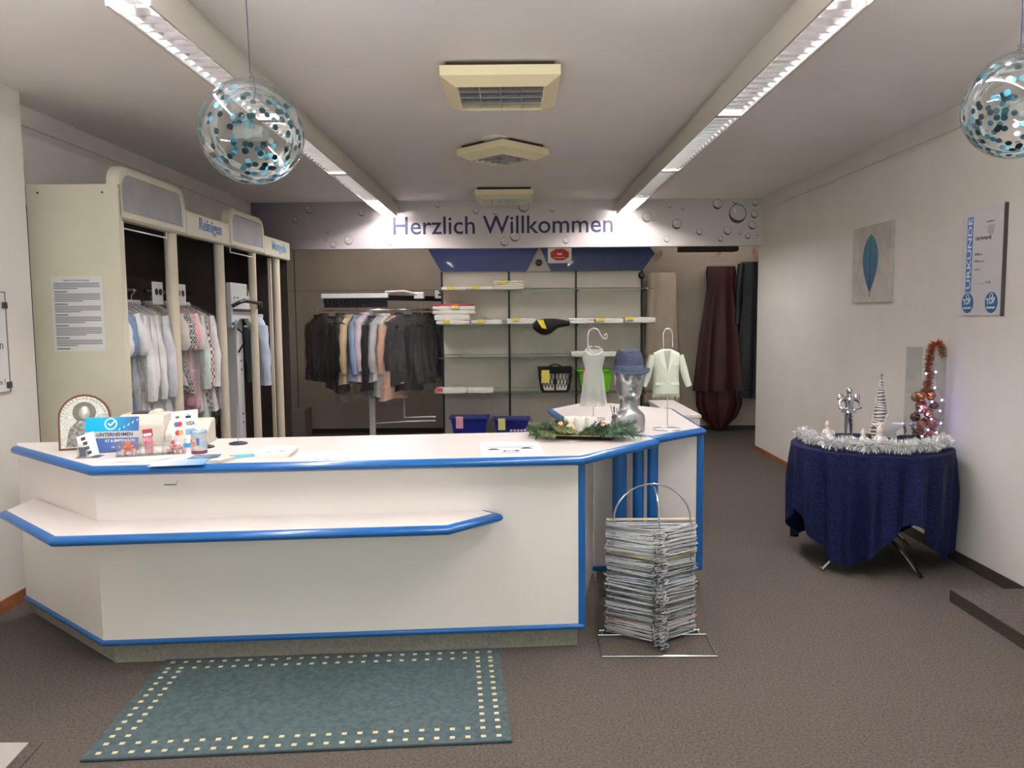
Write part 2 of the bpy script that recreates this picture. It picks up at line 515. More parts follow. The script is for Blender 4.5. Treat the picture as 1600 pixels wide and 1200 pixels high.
# ================================================================== COUNTERS
ct = thing('reception_counter', 'long white laminate reception counter with blue edges and a bag ledge', 'counter', (-.8, 3.9, 0), 0, world=True)
A = (-1.855, 3.44); B = (.30, 3.60); L = (-2.56, 4.03); Cc = (.725, 4.08)
top_poly = [L, A, B, Cc, (.70, 4.165), (.36, 4.33), (.25, 4.38), (-2.62, 4.13)]
def edge_strip(mb, pts, z, r, closed=False):
    P = [(p[0], p[1], z) for p in pts]
    mb.tube(P, r, 12, closed=closed)
def miter_edge(pts, z0, z1, out):
    """rounded edging along a polyline with mitred corners: half-round profile"""
    n = len(pts)
    rings = []
    h = (z1 - z0) / 2; zc = (z0 + z1) / 2
    for i, p in enumerate(pts):
        p = Vector((p[0], p[1]))
        d0 = (Vector(pts[i][:2]) - Vector(pts[i - 1][:2])).normalized() if i > 0 else None
        d1 = (Vector(pts[i + 1][:2]) - Vector(pts[i][:2])).normalized() if i < n - 1 else None
        if d0 is None: d0 = d1
        if d1 is None: d1 = d0
        nrm = Vector((d0.y, -d0.x)) + Vector((d1.y, -d1.x))
        nrm.normalize()
        k = 1 / max(.3, nrm.dot(Vector((d0.y, -d0.x))))
        ring = []
        for j in range(9):
            a = -PI / 2 + PI * j / 8
            q = p + nrm * k * out * math.cos(a)
            ring.append((q.x, q.y, zc + h * math.sin(a)))
        rings.append(ring)
    return MB().loft(rings, True, True)
MB().prism(top_poly, .917, .955).build('worktop', M_white, ct)
miter_edge([L, A, B, Cc], .913, .957, .03).build('worktop_edge', M_blue, ct, smooth=True)
Ap = (-1.90, 3.53); Bp = (.30, 3.69); Lp = (-2.63, 4.14)
MB().prism([Lp, Ap, (Ap[0] + .02, Ap[1] + .04), (Lp[0] + .02, Lp[1] + .04)], .12, .917).build('side_panel', M_white, ct)
MB().prism([Ap, Bp, (Bp[0], Bp[1] + .04), (Ap[0] + .02, Ap[1] + .04)], .12, .917).build('front_panel', M_white, ct)
miter_edge([Lp, Ap, (Bp[0] + .02, Bp[1] + .0015)], .10, .128, .012).build('panel_edge', M_blue, ct, smooth=True)
MB().box(-.004, .03, -.006, .05, .10, .917, T(Bp[0], Bp[1], 0)).build('corner_edge', M_blue, ct, bevel=.008)
MB().prism([(-2.63, 4.21), (-1.875, 3.578), (.295, 3.74), (.295, 3.79), (-1.86, 3.63), (-2.61, 4.25)], 0, .11).build('plinth', M_plinth, ct)
MB().prism([(.27, 3.75), (.30, 3.75), (.45, 4.55), (.42, 4.55)], .1, .917).build('end_panel', M_white, ct)
# ledge for bags
lz0, lz1 = .652, .69
led = [(-2.44, 3.73), (-1.935, 3.265), (-.30, 3.395), (-.10, 3.60), (-.16, 3.66), Ap, (-2.46, 3.99)]
lg = MB().prism(led, lz0, lz1).build('ledge', M_white, ct)
miter_edge([(-2.44, 3.73), (-1.935, 3.265), (-.30, 3.395), (-.10, 3.60), (-.16, 3.66)], lz0 - .004, lz1 + .002, .03).build('ledge_edge', M_blue, lg, smooth=True)
tg = MB().box(-.03, .03, -.001, 0, 0, .004, T(-1.57, 3.553, .845)).build('maker_mark', M_ink, ct)
MB().add([(-1.545, 3.5535, .853), (-1.542, 3.5535, .853), (-1.533, 3.554, .863), (-1.536, 3.554, .863)], [(0, 1, 2, 3)]).build('mark_tick', M_ink, tg)

# second unit behind it
c2 = thing('side_counter', 'angular white side counter with thick blue edging, behind the wire hanger stack', 'counter', (.75, 4.9, 0), 0, world=True)
P2 = [(.256, 5.45), (.39, 4.36), (.735, 4.18), (1.055, 4.47), (1.066, 5.39), (.565, 5.91)]
MB().prism(P2, .917, .955).build('worktop', M_white, c2)
miter_edge(P2[1:5] + [(1.066, 5.39)], .913, .957, .03).build('worktop_edge', M_blue, c2, smooth=True)
miter_edge([(1.066, 5.39), (1.03, 5.43)], .913, .957, .03).build('worktop_edge', M_blue, c2, smooth=True)
miter_edge([(.33, 5.56), (.256, 5.45), (.385, 4.40)], .913, .957, .03).build('worktop_edge', M_blue, c2, smooth=True)
MB().box(.46, 1.06, 4.56, 4.60, .12, .917).build('front_panel', M_white, c2)
MB().box(1.055, 1.095, 4.545, 4.61, .10, .917).build('corner_edge', M_blue, c2, bevel=.01)
MB().box(.42, 1.06, 4.548, 4.575, .10, .128).build('panel_edge', M_blue, c2, bevel=.006)
MB().box(1.06, 1.09, 4.61, 5.35, .10, .917).build('side_panel', M_white, c2)
MB().box(.48, 1.02, 4.63, 5.3, 0, .11).build('plinth', M_plinth, c2)
for (x, y, r) in [(.575, 4.32, .04), (.685, 4.36, .031), (.765, 4.36, .031)]:
    MB().cyl((x, y, 0), (x, y, .917), r, 20).build('support_post', M_blue, c2, smooth=True)
# low white desk behind
dk = thing('low_cabinet', 'low white cabinet corner showing behind the side counter', 'cabinet', (1.35, 6.0, 0), 0, world=True)
MB().box(1.13, 1.32, 5.62, 6.6, .02, .86).build('body', M_white, dk)
MB().box(1.12, 1.33, 5.61, 6.61, .86, .885).build('top', M_white, dk, bevel=.004)

# ================================================================== CLEANING BAYS ALONG THE LEFT
FX = -2.40
bay = thing('cleaning_bay', 'cream cabinet row with rounded canopies, Reinigen and Mangeln signs and round posts', 'cabinet', (-2.6, 6.7, 0), 0, world=True)
ep = MB().box(-2.93, FX + .02, 4.85, 4.885, 0, 2.41).build('end_panel', M_cream, bay)
for x in (-2.86, -2.47):
    MB().cyl((x, 4.851, 2.36), (x, 4.846, 2.36), .006, 8).build('screw', M_ink, ep)
MB().box(-2.975, -2.955, 4.9, 8.6, 0, 2.3).build('back_lining', M_dark, bay)
MB().box(-2.955, FX - .08, 4.89, 8.6, 2.24, 2.26).build('roof_lining', M_dark, bay)
MB().box(-2.955, FX - .03, 8.58, 8.6, 0, 2.24).build('end_lining', M_dark, bay)
for yy in (6.72,):
    MB().box(-2.955, FX - .10, yy - .01, yy + .01, 0, 2.24).build('partition', M_dark, bay)
def canopy(y0, y1):
    # rounded top corners, profile in the y-z plane, extruded in x
    z0, z1, r = 2.205, 2.535, .12
    def outline(i):
        pts = [(y0 + i, z0 + i * 1.0), (y1 - i, z0 + i)]
        rr = max(r - i * .5, .02)
        for k in range(7):
            a = k / 6 * PI / 2
            pts.append((y1 - i - rr + rr * math.cos(a), z1 - i - rr + rr * math.sin(a)))
        for k in range(7):
            a = PI / 2 + k / 6 * PI / 2
            pts.append((y0 + i + rr + rr * math.cos(a), z1 - i - rr + rr * math.sin(a)))
        return pts
    o = outline(0)
    x0, x1 = FX - .05, FX + .02
    rings = [[(x0, p[0], p[1]) for p in o], [(x1 - .015, p[0], p[1]) for p in o], [(x1, p[0], p[1]) for p in outline(.015)], [(x1, p[0], p[1]) for p in outline(.05)], [(x1 - .012, p[0], p[1]) for p in outline(.055)]]
    cb = MB().loft(rings, True, True).build('canopy', M_cream, bay, smooth=True)
    i2 = outline(.056)
    MB().loft([[(x1 - .014, p[0], p[1]) for p in i2], [(x1 - .009, p[0], p[1]) for p in i2]], True).build('inset_panel', M_greypanel, cb)
canopy(4.86, 5.86); canopy(6.76, 7.68)
for (y0, y1, word, ya, yb) in [(5.87, 6.75, 'Reinigen', 6.10, 6.56), (7.69, 8.56, 'Mangeln', 7.92, 8.40)]:
    b = MB().box(FX - .05, FX + .015, y0, y1, 2.205, 2.39).build('sign_box', M_cream, bay, bevel=.012)
    text('sign_lettering', word, .125, frame((FX + .0165, ya, 2.275), (0, 1, 0), (0, 0, 1)), mat('sign_blue', (52, 98, 150) if word[0] == 'R' else (120, 176, 214), .5) if word[0] == 'R' else mat('sign_lightblue', (120, 176, 214), .5), b, bold=.0025, fit=yb - ya)
MB().box(FX - .02, FX + .015, 4.885, 4.93, 0, 2.2).build('post', M_creampost, bay, bevel=.01)
for (y, r) in [(5.73, .043), (6.66, .041), (7.50, .036), (8.24, .041)]:
    MB().cyl((FX - .05, y, 0), (FX - .05, y, 2.21), r, 20).build('post', M_creampost, bay, smooth=True)
MB().box(FX - .09, FX - .06, 8.10, 8.13, 0, 2.2).build('post', M_creampost, bay)
for (y0, y1) in [(4.95, 5.6), (6.85, 7.45)]:
    MB().tube([(FX - .02, y0, 2.2), (FX - .02, y0, 2.16), (FX - .02, y1, 2.16), (FX - .02, y1, 2.2)], .005, 6).build('curtain_rod', M_steel, bay)
for (y0, y1) in [(4.95, 5.65), (5.8, 6.62)]:
    MB().cyl((-2.68, y0, 1.80), (-2.68, y1, 1.80), .012, 10).build('clothes_rail', M_blackm, bay, smooth=True)
for (y, w) in [(4.98, .12), (5.62, .16), (5.98, .2)]:
    pl = MB().box(-2.55, -2.54, y, y + w, 1.70, 1.86).build('hook_plate', M_steel, bay, bevel=.003)
    for k in range(2):
        MB().cyl((-2.538, y + w * (.3 + .4 * k), 1.79), (-2.535, y + w * (.3 + .4 * k), 1.79), .024, 14).build('plate_hole', M_dark, pl)
MB().box(-2.60, -2.535, 6.88, 6.90, 1.45, 2.2).build('glass_divider', mat('pale_panel', (176, 184, 178), .3), bay)

# notice on the end panel
nt_ = thing('notice_sheet', 'white notice with lines of small print in a clear sleeve on the cream end panel', 'notice', (-2.65, 4.846, 1.41), 0, world=True)
MB().box(-2.81, -2.495, 4.8465, 4.8495, 1.405, 1.862).build('sleeve', mat('sleeve', (214, 212, 204), .3), nt_)
MB().box(-2.80, -2.505, 4.845, 4.8465, 1.415, 1.852).build('sheet', mat('notice_paper', (214, 212, 216), .7), nt_)
text('heading', 'Allgemeine Geschäftsbedingungen', .014, frame((-2.652, 4.8445, 1.832), (1, 0, 0), (0, 0, 1)), M_ink, nt_, extrude=.0003, align='CENTER', fit=.16)
ln = MB()
z = 1.815; rr = random.Random(3)
for sec in (4, 5, 4, 4, 5, 4):
    for k in range(sec):
        w = .28 if k < sec - 1 else .12 + .1 * rr.random()
        ln.box(-2.793, -2.793 + w, 4.8444, 4.8449, z, z + .0055)
        z -= .0105
    z -= .012
    ln.box(-2.793, -2.793 + .08, 4.8442, 4.8449, z + .002, z + .010)
    z -= .011
ln.build('print_lines', M_inkgrey, nt_)

# shirt press in the third bay
sp = thing('shirt_press', 'white metal shirt press head with black handle in the third bay', 'machine', (-2.6, 7.1, 0), 0, world=True)
MB().box(-2.66, -2.56, 7.34, 7.50, 0, 1.9).build('column', M_steel, sp, bevel=.01)
hd = [(-.0, 1.98), (.42, 1.98), (.66, 1.62), (.60, 1.55), (.42, 1.66), (.2, 1.66), (.0, 1.58)]
MB().loft([[(-2.52, 6.98 + a, b - .07) for a, b in hd], [(-2.47, 6.98 + a, b - .07) for a, b in hd]], True).build('head_plate', M_steel, sp, bevel=.008)
MB().tube([(-2.46, 6.95, 1.70), (-2.40, 6.97, 1.735), (-2.38, 7.05, 1.75), (-2.38, 7.5, 1.735), (-2.40, 7.58, 1.71), (-2.46, 7.6, 1.68)], .017, 10).build('handle', M_black, sp, smooth=True)
MB().box(-2.475, -2.466, 7.0, 7.55, 1.655, 1.68).build('slot_strip', M_inkgrey, sp)
MB().box(-2.468, -2.464, 7.38, 7.40, 1.80, 1.90).build('slot', M_ink, sp)
for (y, z) in [(7.05, 1.78), (7.13, 1.78), (7.3, 1.77), (7.06, 1.57), (7.5, 1.6)]:
    MB().cyl((-2.47, y, z), (-2.463, y, z), .009, 8).build('bolt', M_inkgrey, sp)
for z in (.62, .7, 1.12, 1.2):
    MB().cyl((-2.56, 7.42, z), (-2.555, 7.42, z), .01, 8).build('bolt', M_ink, sp)
MB().tube([(-2.56, 7.36, 1.5), (-2.5, 7.32, 1.46), (-2.5, 7.33, 1.36), (-2.56, 7.36, 1.28)], .008, 6).build('hose', M_black, sp, smooth=True)
MB().cyl((-2.46, 6.95, 1.55), (-2.44, 6.95, 1.55), .015, 10).build('blue_knob', M_blue, sp)

# ================================================================== GARMENTS
def fold(a, z, k, ph):
    return 1 + .05 * math.sin(k * a + ph + z * 2) + .03 * math.sin((k + 4) * a - ph * 2 + z * 5)
def check_mat(name, a, b, scale=26):
    m = mat(name, a, .9)
    nt = m.node_tree
    tc = nt.nodes.new('ShaderNodeTexCoord')
    ck = nt.nodes.new('ShaderNodeTexChecker')
    ck.inputs['Scale'].default_value = scale
    ck.inputs['Color1'].default_value = lin(a); ck.inputs['Color2'].default_value = lin(b)
    nt.links.new(tc.outputs['Object'], ck.inputs['Vector'])
    nt.links.new(ck.outputs[0], nt.nodes['Principled BSDF'].inputs['Base Color'])
    return m
FAB = {}
def fabric(rgb):
    k = 'fabric_%d_%d_%d' % rgb
    return mat(k, rgb, .85, var=tuple(int(c * .9) for c in rgb), vscale=8, bump=.2, bscale=300, sheen=.1)
def garment(label, cat, group, loc, rz, m, length=.72, sleeve='long', half=.21, thick=.045, bag=.95, name='shirt', hook=M_chrome, bagm=None):
    t = thing(name, label, cat, loc, rz, group)
    rnd = random.Random(label)
    ph = rnd.random() * 6
    # body
    prof = [(-.115, .05, .042), (-.132, .08, .047), (-.158, .13, .05), (-.192, half - .025, .048), (-.225, half - .005, thick), (-.32, half - .01, thick * 1.15), (-.45, half - .02, thick * 1.1), (-.58, half - .01, thick * 1.1), (-length * .9 - .1, half + .03, thick * 1.25), (-length - .1, half + .045, thick * 1.3)]
    N = 26
    rings = []
    for z, a, d in prof:
        ring = []
        for i in range(N):
            an = 2 * PI * i / N
            f = fold(an, z, 7, ph) if z < -.2 else 1
            ca, sa = math.cos(an), math.sin(an)
            ring.append((a * math.copysign(abs(ca) ** .7, ca) * (1 + (f - 1) * .3), d * math.copysign(abs(sa) ** .7, sa) * (1 + (f - 1) * 2.5), z + .012 * math.sin(3 * an + ph) * (z < -.6)))
        rings.append(ring)
    MB().loft(rings, True).build('body', m, t, smooth=True)
    if sleeve:
        sl = .56 if sleeve == 'long' else .24
        for s in (-1, 1):
            path = []; rad = []
            for k in range(8):
                u = k / 7
                path.append((s * (half - .02 + .055 * math.sin(u * 2.2)), -.015 + .03 * u * math.sin(ph), -.205 - sl * u))
                rad.append((.055 - .018 * u + .006 * math.sin(u * 14 + ph)) * (1.05 if sleeve == 'short' else 1))
            MB().tube(path, .05, 10, radii=rad).build('sleeve', m, t, smooth=True)
    # collar and hanger
    MB().lathe([(.058, -.125), (.062, -.10), (.055, -.085), (.046, -.10)], 14, False).build('collar', m, t, smooth=True)
    hp = [(0, 0, -.11), (0, 0, -.055)]
    for k in range(9):
        a = -PI / 2 + k / 8 * PI * 1.25
        hp.append((.022 * math.cos(a), 0, -.022 + .024 * math.sin(a) + .0))
    MB().tube(hp, .0028, 6).build('hanger_hook', hook, t, smooth=True)
    if bag:
        rings = []
        n2 = 20
        for k, (z, a, d) in enumerate([(-.08, .03, .03), (-.11, .09, .055), (-.15, half * .85, .066), (-.2, half + .05, .07), (-.45, half + .07, .074), (-length - .1, half + .06, .076), (-bag - .02, half + .045, .07), (-bag - .1, half + .02, .06)]):
            ring = []
            for i in range(n2):
                an = 2 * PI * i / n2
                w = 1 + .08 * math.sin(5 * an + k * 1.7 + ph) + .05 * math.sin(9 * an - k + ph)
                ring.append((a * math.cos(an) * (1 + (w - 1) * .4), d * math.sin(an) * w, z + .02 * math.sin(2 * an + ph) * (k == 7)))
            rings.append(ring)
        MB().loft(rings, False).build('plastic_cover', bagm or M_film, t, smooth=True)
    return t
W_ = fabric((232, 230, 228)); G_ = 'bagged shirts in the first bay'
bay1 = [('white short-sleeved shirt in plastic, frontmost in the first bay', fabric((226, 224, 222)), 'short', 5.0, .62),
        ('faded blue denim shirt in plastic, second in the first bay', fabric((104, 132, 168)), 'short', 5.09, .80),
        ('white short-sleeved coat in plastic, third in the first bay behind the denim shirt', W_, 'short', 5.17, .82),
        ('white long coat in plastic, fourth in the first bay', fabric((236, 234, 232)), 'long', 5.27, .86),
        ('off-white long shirt in plastic, fifth in the first bay', fabric((228, 226, 226)), 'long', 5.37, .86),
        ('white long-sleeved shirt in plastic, sixth in the first bay', W_, 'long', 5.47, .84),
        ('pale grey-white shirt in plastic, rearmost in the first bay', fabric((216, 216, 222)), 'long', 5.57, .84)]
for lb, m, s, y, l in bay1:
    garment(lb, 'shirt', G_, (-2.67 + random.uniform(-.01, .01), y, 1.815), random.uniform(-.12, .12), m, l, s, bag=l + .12)
bay2 = [('grey-beige short-sleeved shirt in plastic, frontmost in the second bay', fabric((206, 198, 190)), 'short', 5.88, .62, (0, 0)),
        ('grey checked shirt hanging in plastic in the second bay', check_mat('grey_check', (190, 186, 182), (90, 88, 90), 60), 'short', 5.95, .68, 0),
        ('pink shirt in plastic in the second bay', fabric((236, 168, 186)), 'short', 6.03, .78, 0),
        ('pale rose blouse in plastic in the second bay, behind the pink shirt', fabric((238, 208, 206)), 'short', 6.11, .84, 0),
        ('pale mint green shirt in plastic in the second bay', fabric((206, 224, 214)), 'long', 6.21, .92, 0),
        ('red and white checked shirt in plastic in the second bay', check_mat('red_check', (146, 70, 72), (232, 224, 220), 36), 'long', 6.32, .84, 0),
        ('white long shirt in plastic, rearmost in the second bay', fabric((234, 232, 232)), 'long', 6.43, .86, 0)]
for lb, m, s, y, l, _ in bay2:
    garment(lb, 'shirt', 'bagged shirts in the second bay', (-2.67 + random.uniform(-.01, .01), y, 1.815), random.uniform(-.12, .12), m, l, s, bag=l + .14)
garment('light blue shirt hanging unwrapped behind the fourth round post', 'shirt', None, (-2.52, 7.80, 1.72), -.95, fabric((198, 208, 232)), .66, 'long', bag=0)
MB_r = MB().box(-2.66, -2.56, 7.60, 7.78, 1.60, 1.75)
tag(MB_r.build('switch_box', M_steel, bevel=.01), 'small pale grey switch box beside the black press handle', 'switch box')

# ---- conveyor in the back
cv = thing('garment_conveyor', 'white garment conveyor rail with dark hook chain and motor behind the counter', 'conveyor', (-1.7, 9.6, 0), 0, world=True)
RZ = 1.80
path = [(-2.3, 9.85), (-2.33, 9.6), (-2.22, 9.47), (-1.5, 9.45), (-1.35, 9.52), (-.72, 10.34)]
MB().box(-2.27, -1.48, 9.40, 9.50, RZ + .02, RZ + .075).build('front_beam', M_steel, cv, bevel=.006)
Mx = frame((-1.48, 9.44, 0), (.61, .79, 0), (-.79, .61, 0))
MB().box(0, 1.12, -.03, .05, RZ - .01, RZ + .05, Mx).build('side_beam', M_blackm, cv)
MB().tube([(-1.52, 9.42, RZ + .09), (-1.3, 9.5, RZ + .10), (-1.12, 9.62, RZ + .05)], .014, 8).build('guide_arm', M_steel, cv, smooth=True)
MB().box(-1.2, -1.08, 9.58, 9.68, RZ + .01, RZ + .09).build('guide_block', M_steel, cv, bevel=.01)
mt = MB().box(-.98, -.66, 9.92, 10.1, RZ + .02, RZ + .12).build('motor_box', M_steel, cv, bevel=.006)
MB().box(-.94, -.7, 9.915, 9.92, RZ + .05, RZ + .075).build('motor_slot', M_ink, mt)
for k in range(17):
    x = -2.24 + k * .046
    MB().tube([(x, 9.41, RZ + .03), (x, 9.39, RZ - .03), (x + .015, 9.41, RZ - .055)], .006, 5).build('chain_hook', M_blackm, cv)
MB().box(-2.25, -1.5, 9.46, 9.475, RZ - .09, RZ + .02).build('chain_guard', M_blackm, cv)
MB().tube([(p[0], p[1], RZ - .12) for p in path], .011, 8).build('hanging_rail', M_chrome, cv, smooth=True)
MB().box(-1.76, -1.69, 9.52, 9.58, 0, RZ + .02).build('post', M_steel, cv, bevel=.01)
MB().tube([(-1.36, 9.7, 1.0), (-1.36, 9.7, .36), (-.98, 9.75, .36)], .012, 6).build('stand_bar', M_steel, cv)
MB().tube([(-1.75, 9.6, .30), (-1.36, 9.7, .31), (-.98, 9.75, .31)], .010, 6).build('stand_bar', M_steel, cv)
K_ = fabric((18, 18, 20)); DG = fabric((52, 50, 52)); DG2 = fabric((64, 62, 62))
gl = 'garments on the conveyor'
conv = [
 ('black suit jacket, leftmost on the garment conveyor', K_, -2.36, 9.62, 140, .78, .80, 'jacket'),
 ('black jacket in plastic, second from the left on the conveyor', K_, -2.27, 9.52, 125, .80, .84, 'jacket'),
 ('black coat, third from the left on the conveyor', fabric((22, 21, 23)), -2.17, 9.47, 108, .84, 0, 'coat'),
 ('glossy black padded jacket with shiny plastic folds, fourth on the conveyor', fabric((24, 26, 32)), -2.06, 9.46, 96, .92, 1.08, 'jacket'),
 ('sand-coloured jacket beside the black padded one on the conveyor', fabric((206, 180, 144)), -1.965, 9.45, 80, .80, 1.0, 'jacket'),
 ('light blue shirt next to the sand jacket on the conveyor', fabric((150, 176, 214)), -1.86, 9.45, 82, .76, .95, 'shirt'),
 ('lilac striped blouse right of the light blue shirt on the conveyor', fabric((214, 196, 204)), -1.775, 9.45, 76, .80, .98, 'shirt'),
 ('black long jacket in the middle of the conveyor, right of the lilac blouse', fabric((28, 28, 30)), -1.68, 9.45, 72, .86, .95, 'jacket'),
 ('pale grey blouse in plastic left of the salmon jacket on the conveyor', fabric((198, 196, 200)), -1.58, 9.46, 70, .78, 1.0, 'shirt'),
 ('white dress in plastic partly behind the pale grey blouse on the conveyor', fabric((214, 212, 212)), -1.53, 9.49, 70, .96, 1.05, 'dress'),
 ('salmon pink coat on the conveyor', fabric((214, 170, 150)), -1.46, 9.50, 64, .98, 1.05, 'coat'),
 ('charcoal jacket in plastic right of the salmon coat', DG, -1.38, 9.55, 56, .84, .9, 'jacket'),
 ('black jacket in plastic, second right of the salmon coat', fabric((26, 25, 27)), -1.31, 9.63, 52, .90, .95, 'jacket'),
 ('dark grey jacket in plastic, third right of the salmon coat', DG2, -1.25, 9.71, 50, .80, .9, 'jacket'),
 ('anthracite coat in plastic, fourth right of the salmon coat', DG, -1.19, 9.79, 48, .86, .92, 'coat'),
 ('grey suit jacket in plastic, fifth right of the salmon coat', fabric((78, 76, 78)), -1.13, 9.87, 46, .74, .86, 'jacket'),
 ('dark brown jacket in plastic near the right end of the conveyor', fabric((48, 40, 38)), -1.08, 9.94, 44, .76, .86, 'jacket'),
 ('black jacket in plastic, third from the right end of the conveyor', K_, -1.03, 10.05, 42, .74, .84, 'jacket'),
 ('dark jacket in plastic, second from the right end of the conveyor', fabric((44, 42, 46)), -.98, 10.13, 42, .74, .84, 'jacket'),
 ('navy jacket in plastic, rightmost on the conveyor beside the shelves', fabric((36, 44, 74)), -.92, 10.21, 42, .76, .84, 'jacket')]
hooks = [M_chrome, mat('hook_teal', (40, 150, 130), .4), mat('hook_red', (200, 50, 60), .4), mat('hook_blue', (90, 130, 190), .4)]
for i, (lb, m, x, y, ang, l, bg, nm) in enumerate(conv):
    garment(lb, nm, gl, (x, y, RZ - .085 + .02 * math.sin(i * 2.4)), R(ang), m, l, 'long' if nm != 'dress' else None, half=.225, thick=.06, bag=bg, name=nm, hook=hooks[(i * 7) % 4])
b = tag(MB().box(-2.98, -2.60, 9.75, 10.1, 0, .46).build('storage_box', mat('box_grey', (120, 112, 104), .7), bevel=.006), 'plain grey box on the floor left under the conveyor', 'box')
# wall seams behind
wb = bpy.data.objects['wall_back']
MB().box(-2.99, -2.98, YB - .003, YB, 0, 2.9).build('wall_seam', M_ink, wb)
MB().box(-3.2, -.9, YB - .003, YB, 1.955, 1.962).build('wall_seam', M_inkgrey, wb)

# ================================================================== SHELVING
sh = thing('display_shelving', 'pale panel shelving with glass shelves, black uprights and navy blue top boards', 'shelving', (.35, 9.8, 0), 0, world=True)
XS = [-.885, -.058, .769, 1.58]
for k in range(3):
    for (z0, z1) in [(0.02, .70), (.705, 1.12), (1.125, 1.53), (1.535, 1.93), (1.935, 2.135)]:
        MB().box(XS[k] + .012, XS[k + 1] - .012, 9.86, 9.885, z0, z1 - .003).build('back_panel', M_shelfpanel, sh)
for x in XS:
    MB().box(x - .011, x + .011, 9.845, 9.89, 0, 2.14).build('upright', M_blackm, sh)
for z in (1.905, 1.495, 1.095, .665):
    for k in range(3):
        MB().box(XS[k] + .004 - (.03 if k == 0 else 0), XS[k + 1] - .004 + (.10 if k == 2 else 0), 9.5, 9.84, z, z + .007).build('glass_shelf', M_glass, sh)
        MB().box(XS[k] + .004 - (.03 if k == 0 else 0), XS[k + 1] - .004 + (.10 if k == 2 else 0), 9.496, 9.5, z, z + .007).build('shelf_edge', mat('glass_edge', (96, 108, 100), .2), sh)
    for x in XS:
        MB().box(x - .006, x + .006, 9.56, 9.845, z - .025, z - .001).build('bracket', M_blackm, sh)
MB().box(-.9, 1.6, 9.48, 9.86, .0, .12).build('base_board', M_shelfpanel, sh)
for poly in ([(-1.055, 2.44), (-.885, 2.14), (.16, 2.14), (.32, 2.44)], [(.32, 2.44), (.46, 2.14), (1.58, 2.14), (1.728, 2.34), (1.65, 2.44)]):
    MB().loft([[(p[0], 9.80, p[1]) for p in poly], [(p[0], 9.83, p[1]) for p in poly]], True).build('top_board', M_navy, sh)
MB().loft([[(p[0], 9.832, p[1]) for p in [(.14, 2.14), (.48, 2.14), (.32, 2.46)]], [(p[0], 9.85, p[1]) for p in [(.14, 2.14), (.48, 2.14), (.32, 2.46)]]], True).build('gusset', M_shelfpanel, sh)
for (x, z, lb) in [(.308, 2.238, 'small black spotlight between the navy boards'), (1.556, 2.073, 'small black spotlight at the right end of the shelving')]:
    s_ = thing('spotlight', lb, 'spotlight', (x, 9.74, z), 0, 'small black spotlights')
    MB().ball((0, 0, 0), .042).build('head', M_black, s_, smooth=True)
    MB().lathe([(.001, 0), (.02, 0), (.024, .02)], 14, True, Matrix.Rotation(PI / 2, 4, 'X') @ T(0, 0, .036)).build('lens', mat('lens', (60, 60, 66), .1, metal=.8), s_, smooth=True)
    MB().cyl((0, .03, 0), (0, .09, 0), .012, 8).build('stem', M_black, s_)
rs = thing('red_sign', 'white card with a red octagon hanging on the navy board', 'sign', (.565, 9.79, 2.23), 0, world=True)
MB().box(.42, .71, 9.785, 9.79, 2.232, 2.42).build('card', M_paper, rs)
oc = [(.565 + .115 * math.cos(a) * 1.05, .0, 2.335 + .075 * math.sin(a)) for a in [PI / 8 + k * PI / 4 for k in range(8)]]
MB().loft([[(p[0], 9.7845, p[2]) for p in oc], [(p[0], 9.783, p[2]) for p in oc]], True).build('octagon', M_red, rs)
MB().box(.50, .63, 9.7822, 9.7828, 2.295, 2.303).build('lettering_bar', M_paper, rs)
MB().box(.535, .595, 9.7822, 9.7828, 2.33, 2.355).build('emblem', M_paper, rs)
# dark unlit lamp strip under the ceiling of the back area
tag(MB().box(2.03, 2.74, 9.75, 9.95, 2.36, 2.46).build('strip_lamp', M_dark, bevel=.01), 'dark unlit strip lamp under the fascia at the right', 'strip lamp')
struct(MB().box(1.7, 4.2, 9.7, 10.0, 2.46, 2.5).build('trim_3', mat('lamp_beam', (170, 150, 128), .6)))

# folded laundry
def folded(name, x0, x1, z, h, label, m=M_linen, group='folded laundry on the shelves', slip=True, y0=9.52, y1=9.80, layers=1, slx=.2, slm=M_yellow):
    t = thing(name, label, 'laundry', ((x0 + x1) / 2, (y0 + y1) / 2, z), 0, group, world=True)
    hh = h / layers
    rnd = random.Random(label)
    for k in range(layers):
        ring = []
        rings = []
        for i in range(9):
            u = i / 8
            x = x0 + (x1 - x0) * u
            e = .72 + .28 * math.sin(PI * min(1, max(0, u)) * .98 + .02) ** .3
            zz = z + k * hh
            dz = hh * .5 * e * (1 + .12 * rnd.uniform(-1, 1))
            rings.append([(x, y0 + .02 * (1 - e), zz + hh * .5 - dz), (x, y0 - .005, zz + hh * .5), (x, y0 + .02 * (1 - e), zz + hh * .5 + dz - .001), (x, y1, zz + hh * .5 + dz - .001), (x, y1 + .004, zz + hh * .5), (x, y1, zz + hh * .5 - dz)])
        MB().loft(rings, True).build('fold' if layers > 1 else 'cloth', m if k != layers - 1 or layers < 3 else m, t, smooth=True)
    if slip:
        xs = x0 + (x1 - x0) * slx
        MB().box(xs, xs + .085, y0 - .02, y0 + .1, z + h, z + h + .002).build('slip', slm, t)
        MB().box(xs, xs + .085, y0 - .022, y0 - .02, z + h - .03, z + h + .002).build('slip', slm, t)
    return t
zs = [1.912, 1.502, 1.102, .672]
folded('folded_napkin', -.86, -.56, zs[0], .035, 'thin folded white cloth at the left of the top shelf')
folded('folded_napkin', -.55, -.25, zs[0], .038, 'thin folded white cloth in the middle of the top shelf row')
folded('folded_sheet', -.24, .12, zs[0], .10, 'pile of four cream folded sheets on the top shelf', mat('cream_linen', (226, 218, 200), .9, var=(214, 206, 188), vscale=14), layers=4)
